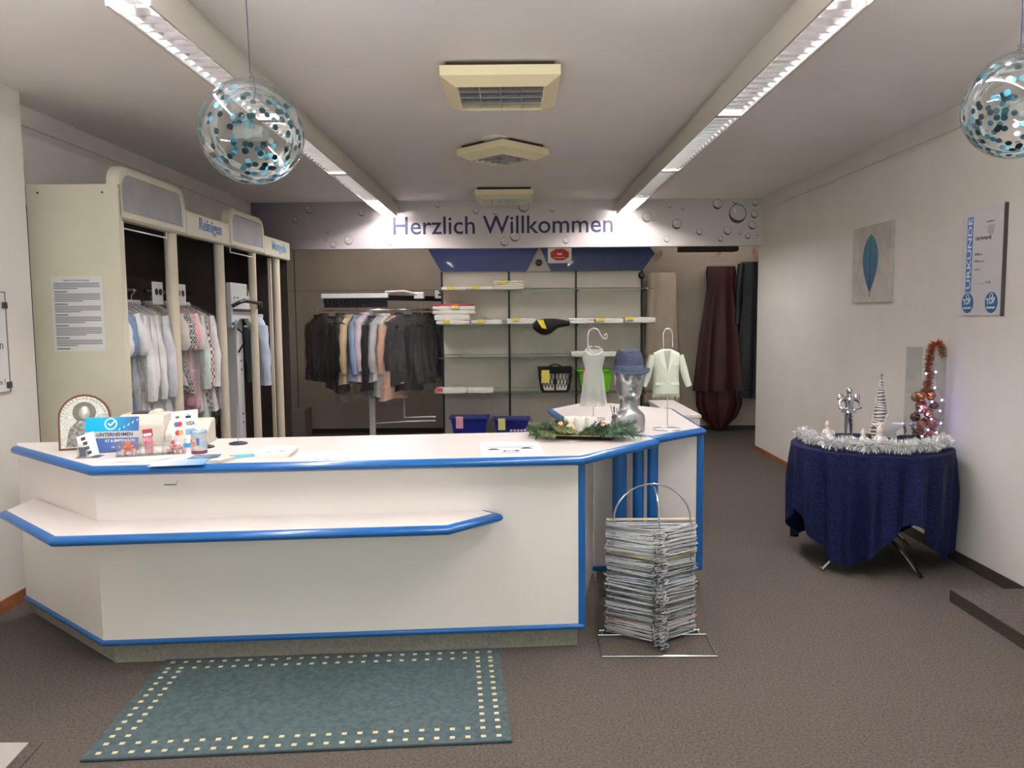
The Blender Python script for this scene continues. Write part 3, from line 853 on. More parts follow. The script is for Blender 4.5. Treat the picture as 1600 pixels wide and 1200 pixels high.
folded('folded_sheet', -.93, -.53, zs[1], .045, 'white folded cloth lowest in the left pile under the red edged one')
folded('folded_pillow', -.95, -.53, zs[1] + .045, .075, 'plump white folded linen in the middle of the left pile', slip=False)
p_ = folded('folded_duvet', -.97, -.47, zs[1] + .12, .10, 'white folded linen with red edge on top of the left pile', layers=2, slx=.45)
MB().box(-.95, -.48, 9.515, 9.78, zs[1] + .221, zs[1] + .238).build('red_border', mat('red_cloth', (204, 52, 62), .85), p_, bevel=.006)
folded('folded_napkin', -.51, -.15, zs[1], .05, 'white folded cloth right of the left pile on the second shelf')
folded('folded_napkin', -.08, .26, zs[1], .065, 'white folded cloth left of the black bag')
folded('folded_napkin', .66, .96, zs[1], .06, 'white folded cloth right of the black bag', layers=2, slip=False)
folded('folded_napkin', .98, 1.31, zs[1], .055, 'white folded cloth on the second shelf, second from its right end', slx=.05)
folded('folded_napkin', 1.33, 1.69, zs[1], .065, 'white folded cloth at the right end of the second shelf', slx=.02)
folded('folded_napkin', .69, 1.0, zs[2], .06, 'white folded cloth behind the crocheted mini dress on the third shelf', slip=False)
folded('folded_napkin', 1.01, 1.27, zs[2], .05, 'thin white folded cloth behind the blue hat on the third shelf', slip=False)
folded('folded_napkin', -.96, -.575, zs[3], .055, 'white folded cloth with red slip at the left of the fourth shelf', slm=mat('red_slip', (210, 70, 84), .7), slx=.03)
folded('folded_napkin', -.565, -.26, zs[3], .05, 'white folded cloth second on the fourth shelf', slip=False)
# black bag
bg = thing('black_bundle', 'black cloth bundle with yellow slip hanging over the second shelf edge', 'bag', (.44, 9.5, 1.42), 0, world=True)
rings = []
for i in range(11):
    u = i / 10
    x = .225 + .435 * u
    top = 1.53 + .045 * math.sin(PI * (.25 + .75 * u)) - .03 * (1 - u) ** 2
    bot = 1.43 - .07 * math.sin(PI * min(1, u * 1.5) ** 1.0) + .075 * max(0, u - .45)
    if u == 0: top, bot = 1.505, 1.44
    cz = (top + bot) / 2; h = (top - bot) / 2
    rings.append([(x, 9.47 + .09 * math.cos(a) * (1 - .2 * u), cz + h * math.sin(a)) for a in [2 * PI * k / 14 for k in range(14)]])
MB().loft(rings, True).build('cloth', fabric((20, 20, 22)), bg, smooth=True)
MB().add([(.27, 9.372, 1.545), (.345, 9.372, 1.548), (.385, 9.371, 1.44), (.33, 9.374, 1.45)], [(0, 1, 2, 3)]).build('slip', M_yellow, bg)

def tub(name, label, x0, x1, z0, z1, m, tagm, taper=.04, y0=9.5, y1=9.78, tx=.15, tagz=.13, holes=True, group='laundry baskets', tagh=None):
    t = thing(name, label, 'basket', ((x0 + x1) / 2, (y0 + y1) / 2, z0), 0, group, world=True)
    def rr(i, z, tp):
        return [(x0 + i + tp, y0 + i + tp, z), (x1 - i - tp, y0 + i + tp, z), (x1 - i - tp, y1 - i - tp, z), (x0 + i + tp, y1 - i - tp, z)]
    MB().loft([rr(0, z0, taper), rr(0, z1, 0), rr(.008, z1, 0), rr(.008, z0 + .01, taper)], True).build('body', m, t)
    MB().loft([rr(-.018, z1 - .02, 0), rr(-.018, z1, 0), rr(.006, z1, 0), rr(.006, z1 - .02, 0), rr(-.018, z1 - .02, 0)], False).build('rim', m, t)
    xm = (x0 + x1) / 2
    if holes:
        MB().box(xm - .06, xm + .06, y1 - .012, y1 - .006, z1 - .075, z1 - .04).build('handle_hole', mat('hole_grey', (120, 112, 100), .7), t)
    xt = x0 + (x1 - x0) * tx
    MB().box(xt, xt + .085, y0 - .022, y0 - .019, z1 - tagz, z1 + .004).build('paper_tag', tagm, t)
    MB().box(xt, xt + .085, y0 - .022, y0 + .03, z1 + .004, z1 + .006).build('paper_tag', tagm, t)
    return t
M_bblue = mat('blue_plastic', (30, 44, 140), .35)
tub('laundry_basket', 'dark blue plastic basket with pink tag on the bottom board', -.775, -.33, .12, .38, M_bblue, mat('pink_tag', (236, 170, 184), .7))
b2 = tub('laundry_basket', 'dark blue plastic basket with yellow tag on the bottom board', -.25, .17, .12, .355, M_bblue, mat('pale_yellow_tag', (236, 228, 140), .7), tx=.12)
for k in range(5):
    MB().box(-.06 + k * .042, -.03 + k * .042, 9.522, 9.527, .20, .225).build('white_mark', M_paper, b2)
tub('laundry_basket', 'bright green plastic tub with pink tag on the fourth shelf', .775, 1.18, .673, .945, mat('green_plastic', (112, 196, 30), .4), mat('hot_pink_tag', (240, 90, 130), .7), holes=False, tx=.12, tagz=.11)
# black basket with open lattice
bb = thing('lattice_basket', 'black lattice plastic basket full of white laundry with yellow tag', 'basket', (.49, 9.62, .673), 0, 'laundry baskets', world=True)
MB().box(.345, .64, 9.535, 9.70, .69, .91).build('white_laundry', M_linen, bb, bevel=.02)
def bx(u, z, side=0):
    t_ = (.975 - z) / .3 * .045
    return (.284 + t_) + u * (.413 - 2 * t_)
for (z0, z1) in [(.673, .70), (.90, .975)]:
    def rg(z):
        t_ = (.975 - z) / .3 * .045
        return [(.284 + t_, 9.50 + t_, z), (.697 - t_, 9.50 + t_, z), (.697 - t_, 9.76 - t_, z), (.284 + t_, 9.76 - t_, z)]
    rg2 = [[(p[0], p[1], p[2]) for p in rg(z0)], rg(z1)]
    MB().loft(rg2, False).build('band', M_black, bb)
lat = MB()
for i in range(10):
    u0 = i / 9
    for d in (-1, 1):
        pts = []
        for k in range(4):
            z = .70 + .2 * k / 3
            u = min(1, max(0, u0 + d * .18 * (k / 3 - .5)))
            pts.append((bx(u, z), 9.50 + (.975 - z) / .3 * .045, z))
        lat.tube(pts, .0042, 4)
lat.build('front_lattice', M_black, bb)
for k in (0, .5, 1):
    MB().tube([(bx(k, .70), 9.538, .70), (bx(k, .90), 9.508, .90)], .012, 6).build('stay', M_black, bb)
side = MB()
for x, s in ((.284, 1), (.697, -1)):
    side.quad((x + s * .042, 9.54, .70), (x + s * .042, 9.72, .70), (x + s * .012, 9.75, .90), (x + s * .012, 9.51, .90))
side.build('side_wall', M_black, bb)
MB().tube([(.41, 9.50, .97), (.43, 9.47, 1.0), (.47, 9.46, 1.015), (.51, 9.46, 1.015), (.55, 9.47, 1.0), (.57, 9.50, .97)], .008, 6).build('handle', M_black, bb, smooth=True)
MB().box(.325, .42, 9.488, 9.492, .79, .945).build('paper_tag', mat('yellow_tag', (228, 214, 96), .7), bb)

# ---- clothes on the far wall
def wall_hanger(t, w, z=0):
    MB().tube([(-w, 0, -.13), (0, 0, -.03), (w, 0, -.13), (-w, 0, -.13)], .003, 5).build('hanger', mat('pale_wire', (200, 190, 178), .4, metal=.5), t)
    hp = [(0, 0, -.03)] + [(.02 * math.cos(a), 0, .01 + .02 * math.sin(a)) for a in [-PI / 2 + k * .5 for k in range(8)]]
    MB().tube(hp, .003, 5).build('hanger_hook', MATS['pale_wire'], t)
    MB().box(-.015, .015, .03, .06, -.01, .06).build('wall_hook', mat('hook_pad', (190, 120, 100), .6), t)
def gown(t, m, prof, name='skirt', N=48, folds=9, amp=.09, ph=0):
    rings = []
    for (z, a, d, f) in prof:
        ring = []
        for i in range(N):
            an = 2 * PI * i / N
            w = 1 + amp * f * math.sin(folds * an + ph + .6 * math.sin(z * 3)) + .03 * f * math.sin((folds * 2 + 1) * an)
            ring.append((a * math.cos(an) * (1 + (w - 1) * .35), d * math.sin(an) * (1 + (w - 1) * 3), z))
        rings.append(ring)
    MB().loft(rings, True).build(name, m, t, smooth=True)
t = thing('beige_skirt', 'long beige satin skirt on a wire hanger on the back wall', 'skirt', (2.0, YB - .11, 2.40), 0)
wall_hanger(t, .20)
gown(t, mat('beige_satin', (226, 210, 190), .5, var=(216, 200, 180), vscale=4), [(-.24, .185, .03, .4), (-.3, .19, .035, .8), (-.8, .2, .045, 1), (-1.4, .225, .05, 1), (-2.0, .24, .055, 1)], folds=7, ph=1)
t = thing('burgundy_gown', 'burgundy strapless evening gown with trailing hem on the back wall', 'dress', (2.79, YB - .13, 2.405), 0)
wall_hanger(t, .20)
Mbur = mat('burgundy_satin', (66, 18, 24), .5, var=(54, 13, 19), vscale=3)
gown(t, Mbur, [(-.17, .19, .04, 0), (-.24, .205, .05, .2), (-.45, .185, .055, .2), (-.55, .20, .06, .5), (-1.1, .28, .08, 1), (-1.85, .36, .10, 1)], 'bodice_and_skirt', folds=8)
gown(t, Mbur, [(-1.3, .2, .05, .6), (-1.8, .30, .07, 1), (-2.05, .30, .075, 1.2), (-2.2, .24, .07, 1.2), (-2.36, .09, .04, 1)], 'train', folds=6, ph=2)
t = thing('sequin_gown', 'black sequined gown with V neckline at the right end of the back wall', 'dress', (3.26, YB - .13, 2.41), 0)
wall_hanger(t, .2)
Mseq = mat('black_sequins', (14, 15, 19), .3, var=(40, 44, 54), vscale=60, bump=.8, bscale=160)
gown(t, Mseq, [(-.12, .2, .04, 0), (-.2, .21, .05, .2), (-.6, .2, .06, .3), (-1.1, .25, .08, .8), (-1.95, .29, .10, 1)], 'dress_body', folds=9)
for s in (-1, 1):
    MB().tube([(s * .2, -.02, -.15), (s * .24, -.04, -.5), (s * .25, -.05, -.95)], .05, 8, radii=[.05, .045, .04]).build('sleeve', Mseq, t, smooth=True)
MB().add([(-.06, -.062, -.13), (.06, -.062, -.13), (0, -.066, -.5)], [(0, 1, 2)]).build('neckline', fabric((14, 14, 16)), t)

# ================================================================== SMALL THINGS ON THE SIDE COUNTER
CT = .955
def miniature_stand(label, x, y, h, curl):
    t = thing('display_stand', label, 'display stand', (x, y, CT), 0, 'thin wire display stands')
    MB().lathe([(.073, 0), (.076, .004), (.073, .008), (.068, .004), (.073, 0)], 28).build('base_ring', M_alu, t, smooth=True)
    MB().cyl((-.073, 0, .004), (.073, 0, .004), .0025, 6).build('base_bar', M_alu, t)
    MB().cyl((0, 0, .004), (0, 0, h - .17), .0032, 8).build('rod', M_alu, t)
    if curl:
        p = [(0, 0, h - .17), (0, 0, h - .15), (-.012, 0, h - .135), (-.03, 0, h - .12), (-.035, 0, h - .06), (-.025, 0, h - .015), (.0, 0, h), (.03, 0, h - .01), (.045, 0, h - .04), (.06, 0, h - .065), (.08, 0, h - .068), (.088, 0, h - .05), (.078, 0, h - .036), (.068, 0, h - .045), (.073, 0, h - .054)]
    else:
        p = [(0, 0, h - .17), (0, 0, h - .14), (-.022, 0, h - .125), (-.026, 0, h - .03), (-.015, 0, h - .005), (.0, 0, h), (.015, 0, h - .005), (.026, 0, h - .03), (.026, 0, h - .1)]
    MB().tube(p, .004, 8).build('hook', M_alu, t, smooth=True)
    return t
miniature_stand('thin silver wire stand carrying the mini dress', .485, 4.87, .565, True)
miniature_stand('thin silver wire stand carrying the mini jacket', .853, 4.41, .565, False)
Mtul = clear('tulle', (226, 230, 216), refl=.01, rough=.5, haze=.38)
t = thing('mini_dress', 'tiny see-through pale crocheted dress with beaded collar on a wire stand', 'doll dress', (.487, 4.87, 1.04), 0)
rings = []
for (z, a, d) in [(.0, .085, .04), (.06, .078, .038), (.14, .066, .034), (.19, .062, .03), (.23, .05, .026), (.27, .062, .03), (.30, .07, .032), (.335, .052, .028), (.35, .05, .02)]:
    rings.append([(a * math.cos(q) * (1 + .02 * math.sin(8 * q)), d * math.sin(q) * (1 + .12 * math.sin(8 * q) * (z < .2)), z) for q in [2 * PI * k / 32 for k in range(32)]])
MB().loft(rings, False).build('body', Mtul, t, smooth=True)
pts = [(.05 * math.cos(a), -.022 - .012 * math.sin(a) ** 2, .345 - .03 * math.sin(a)) for a in [PI * k / 14 for k in range(15)]]
bd = MB()
for p in pts:
    bd.ball(p, .006, 8, 5)
bd.build('beaded_collar', mat('ivory_beads', (232, 228, 212), .4), t, smooth=True)
for s in (-1, 1):
    MB().tube([(s * .05, 0, .345), (s * .03, .0, .365), (s * .008, 0, .365)], .003, 6).build('strap', MATS['ivory_beads'], t)

Mjk = mat('mint_jacket', (214, 218, 202), .85, var=(204, 208, 192), vscale=20, bump=.3, bscale=300)
t = thing('mini_jacket', 'tiny pale mint blazer with lapels and frayed hem on a wire stand', 'doll jacket', (.845, 4.41, 1.14), 0)
rings = []
for (z, a, d) in [(.02, .074, .034), (.06, .073, .034), (.12, .07, .034), (.18, .072, .035), (.225, .078, .034), (.245, .072, .03), (.258, .045, .024), (.268, .026, .018)]:
    rings.append([(a * math.copysign(abs(math.cos(q)) ** .75, math.cos(q)), d * math.copysign(abs(math.sin(q)) ** .75, math.sin(q)), z) for q in [2 * PI * k / 28 for k in range(28)]])
MB().loft(rings, True).build('body', Mjk, t, smooth=True)
for s in (-1, 1):
    MB().tube([(s * .074, 0, .232), (s * .092, -.004, .17), (s * .108, -.006, .11), (s * .126, -.006, .06)], .02, 10, radii=[.022, .022, .02, .017]).build('sleeve', Mjk, t, smooth=True)
    MB().add([(s * .022, -.031, .262), (s * .045, -.034, .225), (s * .004, -.041, .135), (s * .002, -.038, .15)], [(0, 1, 2, 3)]).build('lapel', mat('mint_lapel', (222, 225, 212), .85), t)
    MB().box(s * .045 - .02, s * .045 + .02, -.040, -.037, .07, .084).build('pocket_flap', MATS['mint_lapel'], t)
MB().add([(-.02, -.034, .26), (.02, -.034, .26), (0, -.039, .14)], [(0, 1, 2)]).build('opening', mat('mint_shadow', (168, 172, 158), .9), t)
MB().box(.03, .062, -.0385, -.036, .175, .184).build('pocket', MATS['mint_lapel'], t)
for z in (.09, .12):
    MB().cyl((.003, -.042, z), (.003, -.036, z), .004, 8).build('button', M_alu, t)
fr = MB()
rnd = random.Random(5)
for k in range(70):
    a = 2 * PI * k / 70
    x, y = .073 * math.cos(a), .034 * math.sin(a)
    l = rnd.uniform(.012, .03)
    fr.tube([(x, y, .022), (x * 1.01 + rnd.uniform(-.003, .003), y, .022 - l)], .0012, 4)
fr.build('frayed_hem', MATS['mint_lapel'], t)

# mannequin head
def mannequin():
    t = thing('mannequin_head', 'silver painted mannequin head on the side counter', 'mannequin head', (.628, 4.34, CT), R(8))
    st = [(0, .083, .060, .060, 3.2), (.012, .085, .062, .062, 3.2), (.075, .087, .062, .062, 3.2), (.096, .084, .060, .062, 2.9), (.11, .074, .056, .060, 2.5), (.124, .058, .048, .056, 2.2), (.135, .051, .045, .054, 2.1), (.15, .048, .044, .053, 2.0), (.178, .047, .046, .056, 2.0),
          (.190, .051, .060, .060, 2.0), (.197, .056, .080, .064, 2.05), (.207, .061, .088, .068, 2.15), (.222, .0645, .090, .072, 2.2), (.236, .067, .091, .077, 2.2), (.25, .069, .092, .082, 2.2), (.264, .0705, .0925, .087, 2.2), (.278, .073, .092, .091, 2.2), (.292, .075, .091, .094, 2.2),
          (.306, .076, .090, .097, 2.2), (.32, .0765, .0905, .099, 2.2), (.334, .077, .092, .1, 2.15), (.35, .077, .093, .1, 2.1), (.37, .076, .091, .099, 2.0), (.39, .071, .085, .094, 2.0), (.41, .06, .07, .08, 2.0), (.425, .04, .048, .055, 2.0), (.433, .012, .014, .016, 2.0)]
    fine = []
    for k in range(len(st) - 1):
        for j in range(2):
            u = j / 2
            fine.append(tuple(st[k][q] * (1 - u) + st[k + 1][q] * u for q in range(5)))
    fine.append(st[-1])
    N = 72
    g = lambda x, m, s: math.exp(-((x - m) / s) ** 2)
    rings = []
    for z, a, f, b, e in fine:
        ring = []
        for i in range(N):
            q = 2 * PI * i / N
            c, s = math.cos(q), math.sin(q)
            x = a * math.copysign(abs(c) ** (2 / e), c)
            y = (f if s < 0 else b) * math.copysign(abs(s) ** (2 / e), s)
            if s < 0 and .19 < z < .40:
                d = 0
                d += .036 * g(x, 0, .0100) * g(z, .271, .010)             # nose tip
                d += .022 * g(x, 0, .009) * g(z, .292, .018)              # bridge
                d += .010 * g(abs(x), .013, .008) * g(z, .266, .007)      # nostrils
                d -= .022 * g(abs(x), .031, .016) * g(z, .308, .013)      # eye sockets
                d += .010 * g(abs(x), .031, .011) * g(z, .305, .006)      # lids
                d += .009 * g(abs(x), .03, .025) * g(z, .330, .009)       # brow
                d += .012 * g(x, 0, .02) * g(z, .2445, .0045)             # upper lip
                d += .012 * g(x, 0, .017) * g(z, .2335, .0045)            # lower lip
                d -= .004 * g(x, 0, .022) * g(z, .239, .0018)
                d -= .004 * g(x, 0, .022) * g(z, .224, .005)
                d += .009 * g(x, 0, .022) * g(z, .207, .011)               # chin
                d += .004 * g(abs(x), .05, .014) * g(z, .282, .016)       # cheekbones
                y -= d
            ring.append((x, y, z))
        rings.append(ring)
    Ms = mat('silver_paint', (178, 178, 182), .3, metal=.8)
    MB().loft(rings, True).build('head', Ms, t, smooth=True)
    for s in (-1, 1):
        MB().ball((s * .077, .008, .29), .03, 12, 8, (.28, .55, 1)).build('ear', Ms, t, smooth=True)
mannequin()
# hat
ht = thing('trilby_hat', 'blue grey trilby hat with narrow brim on the silver mannequin head', 'hat', (.628, 4.345, CT + .335), R(8))
Mh = mat('hat_cloth', (60, 68, 92), .9, var=(50, 58, 82), vscale=60, bump=.3, bscale=400)
rings = []
for r, z in [(.082, .0), (.098, -.004), (.118, -.008), (.122, -.004), (.118, 0), (.098, .004), (.08, .012)]:
    rings.append([(r * math.cos(q) * .93, r * math.sin(q) * 1.12 + .002, z + .018 * abs(math.cos(q)) ** 2 * (r - .08) / .04 - .006 * (math.sin(q) < -.5) * (r - .08) / .04) for q in [2 * PI * k / 40 for k in range(40)]])
MB().loft(rings, False).build('brim', Mh, ht, smooth=True)
rings = []
for r, z in [(.088, .0), (.087, .03), (.083, .06), (.076, .09), (.07, .108), (.06, .118), (.04, .116), (.015, .108), (.001, .106)]:
    rings.append([(r * math.cos(q) * .93 * (1 - .12 * (z > .06) * max(0, -math.sin(q))), r * math.sin(q) * 1.12, z - .014 * (z > .1) * max(0, -math.sin(q)) + .0) for q in [2 * PI * k / 40 for k in range(40)]])
MB().loft(rings, False).build('crown', Mh, ht, smooth=True)
MB().loft([[(r * math.cos(q) * .93, r * math.sin(q) * 1.12, z) for q in [2 * PI * k / 40 for k in range(40)]] for r, z in [(.0895, .006), (.0905, .012), (.0885, .034), (.0865, .036)]], False).build('hat_band', mat('hat_band', (74, 82, 106), .7), ht, smooth=True)

# ---- advent arrangement
ad = thing('advent_tray', 'long black tray with gold rim under the fir and candles', 'tray', (.34, 4.13, CT), R(-10))
def tr(i, z): return [(-.19 + i, -.065 + i, z), (.19 - i, -.065 + i, z), (.19 - i, .065 - i, z), (-.19 + i, .065 - i, z)]
MB().loft([tr(.02, .0), tr(0, .022), tr(.008, .022), tr(.024, .006)], True).build('dish', mat('tray_black', (40, 32, 26), .4), ad)
MB().loft([tr(-.002, .02), tr(-.002, .025), tr(.01, .025), tr(.01, .02), tr(-.002, .02)], False).build('rim', mat('gold', (190, 150, 90), .3, metal=.8), ad)
Mcan = mat('candle_wax', (236, 230, 222), .5)
Mcan.node_tree.nodes['Principled BSDF'].inputs['Subsurface Weight'].default_value = .2
for k, (x, y, lb) in enumerate([(.29, 4.17, 'leftmost of the white pillar candles on the tray'), (.345, 4.155, 'middle white pillar candle on the tray'), (.405, 4.14, 'rightmost of the white pillar candles on the tray')]):
    c = thing('pillar_candle', lb, 'candle', (x, y, CT + .02), 0, 'white pillar candles')
    MB().lathe([(.029, 0), (.03, .085), (.027, .09), (.02, .086), (.001, .085)], 22, True).build('wax', Mcan, c, smooth=True)
    MB().cyl((0, 0, .083), (0, .002, .098), .0012, 5).build('wick', M_ink, c)
Mfir = mat('fir_green', (72, 96, 66), .7, var=(54, 78, 52), vscale=30)
Mfir2 = mat('fir_light', (136, 148, 100), .7, var=(104, 122, 78), vscale=30)
Mfir3 = mat('fir_blue', (104, 128, 108), .7, var=(84, 112, 92), vscale=30)
def sprig_mesh(m, seed, L=.11):
    mb = MB(); rnd = random.Random(seed)
    mb.tube([(0, 0, 0), (L * .5, 0, .008), (L, 0, .004)], .0018, 4)
    branches = [((0, 0, 0), (L, 0, .004), L)]
    for s in (-1, 1):
        for u in (.3, .55):
            a = (L * u, 0, .006)
            b = (L * (u + .3), s * L * .26, .006 + rnd.uniform(-.01, .015))
            mb.tube([a, b], .0012, 4)
            branches.append((a, b, L * .35))
    for a, b, l in branches:
        a = Vector(a); b = Vector(b); d = (b - a).normalized()
        n = int(l / .0035)
        for k in range(n):
            p = a.lerp(b, (k + .5) / n)
            for q in range(3):
                an = rnd.uniform(0, 2 * PI)
                side = d.orthogonal().normalized()
                side = Matrix.Rotation(an, 3, d) @ side
                e = p + (d * .6 + side) .normalized() * rnd.uniform(.014, .023)
                w = d.cross(side).normalized() * .0018
                mb.add([p - w, p + w, e], [(0, 1, 2)])
    return mb.mesh('needles', m)
sm = [sprig_mesh(Mfir, 1), sprig_mesh(Mfir2, 2), sprig_mesh(Mfir3, 3, .14), sprig_mesh(Mfir, 4, .09)]
gar = thing('fir_arrangement', 'green fir twigs laid along the black tray around the candles', 'greenery', (.34, 4.11, CT + .02), 0)
rnd = random.Random(11)
for k in range(78):
    u = rnd.uniform(-1, 1)
    x = u * .19; y = -.02 * u + rnd.uniform(-.055, .05)
    kind = 2 if u > .45 else (1 if u < -.2 and rnd.random() < .65 else rnd.choice((0, 3, 0)))
    o = bpy.data.objects.new('fir_twig', sm[kind]); col.objects.link(o); o.parent = gar
    o.location = (x, y, rnd.uniform(0, .028))
    base = 0 if u > 0 else PI
    o.rotation_euler = (rnd.uniform(-.5, .5), rnd.uniform(-.45, .15), base + rnd.uniform(-.9, .9) - (.6 if y < 0 else -.4) * (1 if u > 0 else -1))
    s = rnd.uniform(.75, 1.1); o.scale = (s, s, s)
for k, (x, y, z, r, lb) in enumerate([(.235, 4.05, .082, .019, 'shiny copper bauble at the left of the fir arrangement'), (.455, 4.04, .078, .016, 'small gold bauble at the right of the candles')]):
    g_ = thing('bauble', lb, 'bauble', (x, y, CT + z - r), 0, 'baubles in the fir arrangement')
    MB().ball((0, 0, r), r).build('ball', mat('copper_ball', (222, 170, 140), .15, metal=.9), g_, smooth=True)
    MB().cyl((0, 0, 2 * r - .002), (0, 0, 2 * r + .004), .004, 8).build('cap', MATS['gold'], g_)
rb = tag(MB().lathe([(.001, 0), (.02, .004), (.028, .02), (.022, .032), (.012, .022), (.001, .024)], 10, False).build('ribbon_rosette', mat('cream_ribbon', (222, 208, 160), .6), smooth=True), 'cream ribbon rosette beside the copper bauble', 'ribbon')
place(rb, (.285, 4.05, CT + .05), 0, .7)
t = thing('pen_cup', 'black and silver pens fanned beside the mannequin head', 'pens', (.575, 4.5, CT), 0)
MB().lathe([(.02, 0), (.022, .07), (.02, .07), (.018, .004)], 16, False).build('cup', M_black, t, smooth=True)
for k in range(4):
    MB().cyl((0, 0, .01), (-.03 + .018 * k, -.02, .13 - .006 * k), .004, 6).build('pen', M_black if k % 2 else M_alu, t)

# ================================================================== THINGS ON THE MAIN COUNTER
# framed icon
ic = thing('arched_icon', 'arched silver relief icon in a brown wooden frame on the counter', 'icon', (-2.135, 3.90, CT), R(22))
def arch(w, h, n=14, z0=0):
    pts = [(-w, z0), (w, z0)]
    for k in range(n + 1):
        a = PI * k / n
        pts.append((w * math.cos(a), h - w + w * math.sin(a)))
    return pts
tl = Matrix.Rotation(R(-8), 4, 'X')
def slab(poly, y0, y1, M=None):
    return MB().loft([[(p[0], y0, p[1]) for p in poly], [(p[0], y1, p[1]) for p in poly]], True, True, M)
slab(arch(.118, .275), 0, .02, tl).build('frame', mat('mahogany', (112, 62, 44), .4, var=(92, 48, 34), vscale=20), ic)
Msil = mat('silver_relief', (226, 222, 216), .32, metal=.6, var=(190, 186, 180), vscale=120, bump=.6, bscale=140)
slab(arch(.108, .264, z0=.010), -.003, .0, tl).build('plate', Msil, ic)
rel = MB()
for k in range(30):
    pts = arch(.098, .254, 22, .02)
for p in arch(.099, .255, 20, .02)[2:]:
    rel.ball((p[0], -.004, p[1]), .007, 8, 4, (1, .5, 1), tl)
rel.build('beaded_border', Msil, ic, smooth=True)
MB().lathe([(.001, .004), (.05, .004), (.052, 0)], 26, True, tl @ T(0, -.004, .185) @ Matrix.Rotation(PI / 2, 4, 'X')).build('halo', mat('dull_silver', (120, 114, 106), .4, metal=.7), ic, smooth=True)
MB().ball((0, -.008, .18), .026, 14, 10, (1, .5, 1.35), tl).build('relief_head', Msil, ic, smooth=True)
MB().loft([[(x, -.005, z) for x, z in [(-.085, .015), (.085, .015), (.07, .1), (.03, .145), (-.03, .145), (-.07, .1)]], [(x * .7, -.017, z * .9 + .01) for x, z in [(-.085, .015), (.085, .015), (.07, .1), (.03, .145), (-.03, .145), (-.07, .1)]]], True, True, tl).build('relief_robe', mat('robe_silver', (190, 187, 182), .32, metal=.6, var=(120, 118, 114), vscale=60), ic, smooth=True)

# company sign
sg = thing('counter_sign', 'blue and grey company sign with tick mark, reading Unternehmen, in a stand', 'sign', (-1.955, 3.80, CT), R(10))
tl = T(0, 0, .005) @ Matrix.Rotation(R(-12), 4, 'X')
W2 = .122
def panel(z0, z1, m, name, y=0, x0=-W2, x1=W2, M=tl, par=None):
    return MB().box(x0, x1, y - .003, y, z0, z1, M).build(name, m, par or sg)
bd_ = panel(0, .168, mat('sign_back', (200, 204, 210), .4), 'board', .003)
def grad(name, a, b, lo, hi):
    m = mat(name, a, .35)
    nt = m.node_tree
    tc = nt.nodes.new('ShaderNodeTexCoord'); s_ = nt.nodes.new('ShaderNodeSeparateXYZ'); mr = nt.nodes.new('ShaderNodeMapRange'); mx = nt.nodes.new('ShaderNodeMix')
    mx.data_type = 'RGBA'; mx.inputs['A'].default_value = lin(a); mx.inputs['B'].default_value = lin(b)
    mr.inputs['From Min'].default_value = lo; mr.inputs['From Max'].default_value = hi
    nt.links.new(tc.outputs['Object'], s_.inputs[0]); nt.links.new(s_.outputs['X'], mr.inputs[0]); nt.links.new(mr.outputs[0], mx.inputs['Factor'])
    nt.links.new(mx.outputs['Result'], nt.nodes['Principled BSDF'].inputs['Base Color'])
    return m
panel(.098, .166, grad('cyan_print', (0, 180, 226), (64, 88, 160), -.02, .13), 'blue_field', .0)
panel(.066, .097, mat('sign_grey', (206, 208, 214), .4), 'grey_field', .0)
panel(.0, .065, mat('sign_indigo', (76, 104, 172), .4), 'indigo_field', .0)
text('lettering', '-UNTERNEHMEN', .024, tl @ frame((-.075, -.004, .074), (1, 0, 0), (0, 0, 1)), M_ink, sg, .0004, bold=.0006, fit=.17)
text('lettering', 'RT & EMPFOHLEN', .018, tl @ frame((-.03, -.004, .046), (1, 0, 0), (0, 0, 1)), M_paper, sg, .0004, bold=.0004, fit=.135)
text('lettering', 'm.TV', .018, tl @ frame((.0, -.004, .016), (1, 0, 0), (0, 0, 1)), M_paper, sg, .0004, fit=.04)
rg_ = MB()
rg_.lathe([(.023, 0), (.029, 0), (.029, .001), (.023, .001), (.023, 0)], 28, False, tl @ T(-.005, -.0035, .134) @ Matrix.Rotation(PI / 2, 4, 'X'))
rg_.build('ring_mark', M_paper, sg)
tk = MB()
for a, b in (((-.017, .137), (-.007, .126)), ((-.007, .126), (.014, .148))):
    a = Vector((a[0], -.0045, a[1])); b = Vector((b[0], -.0045, b[1])); n = Vector((b.z - a.z, 0, a.x - b.x)).normalized() * .0035
    tk.add([a - n, a + n, b + n, b - n], [(0, 1, 2, 3)], tl)
tk.build('tick_mark', M_paper, sg)
for k in range(5):
    x = .035 + .02 * k; z = .106 + .011 * k
    MB().add([(x - .005, -.004, z - .004), (x, -.004, z - .004), (x + .006, -.004, z + .006), (x + .001, -.004, z + .006)], [(0, 1, 2, 3)], tl).build('dash_mark', M_paper, sg)
MB().box(-W2, W2, .004, .05, -.004, .0).build('foot', M_acryl, sg)

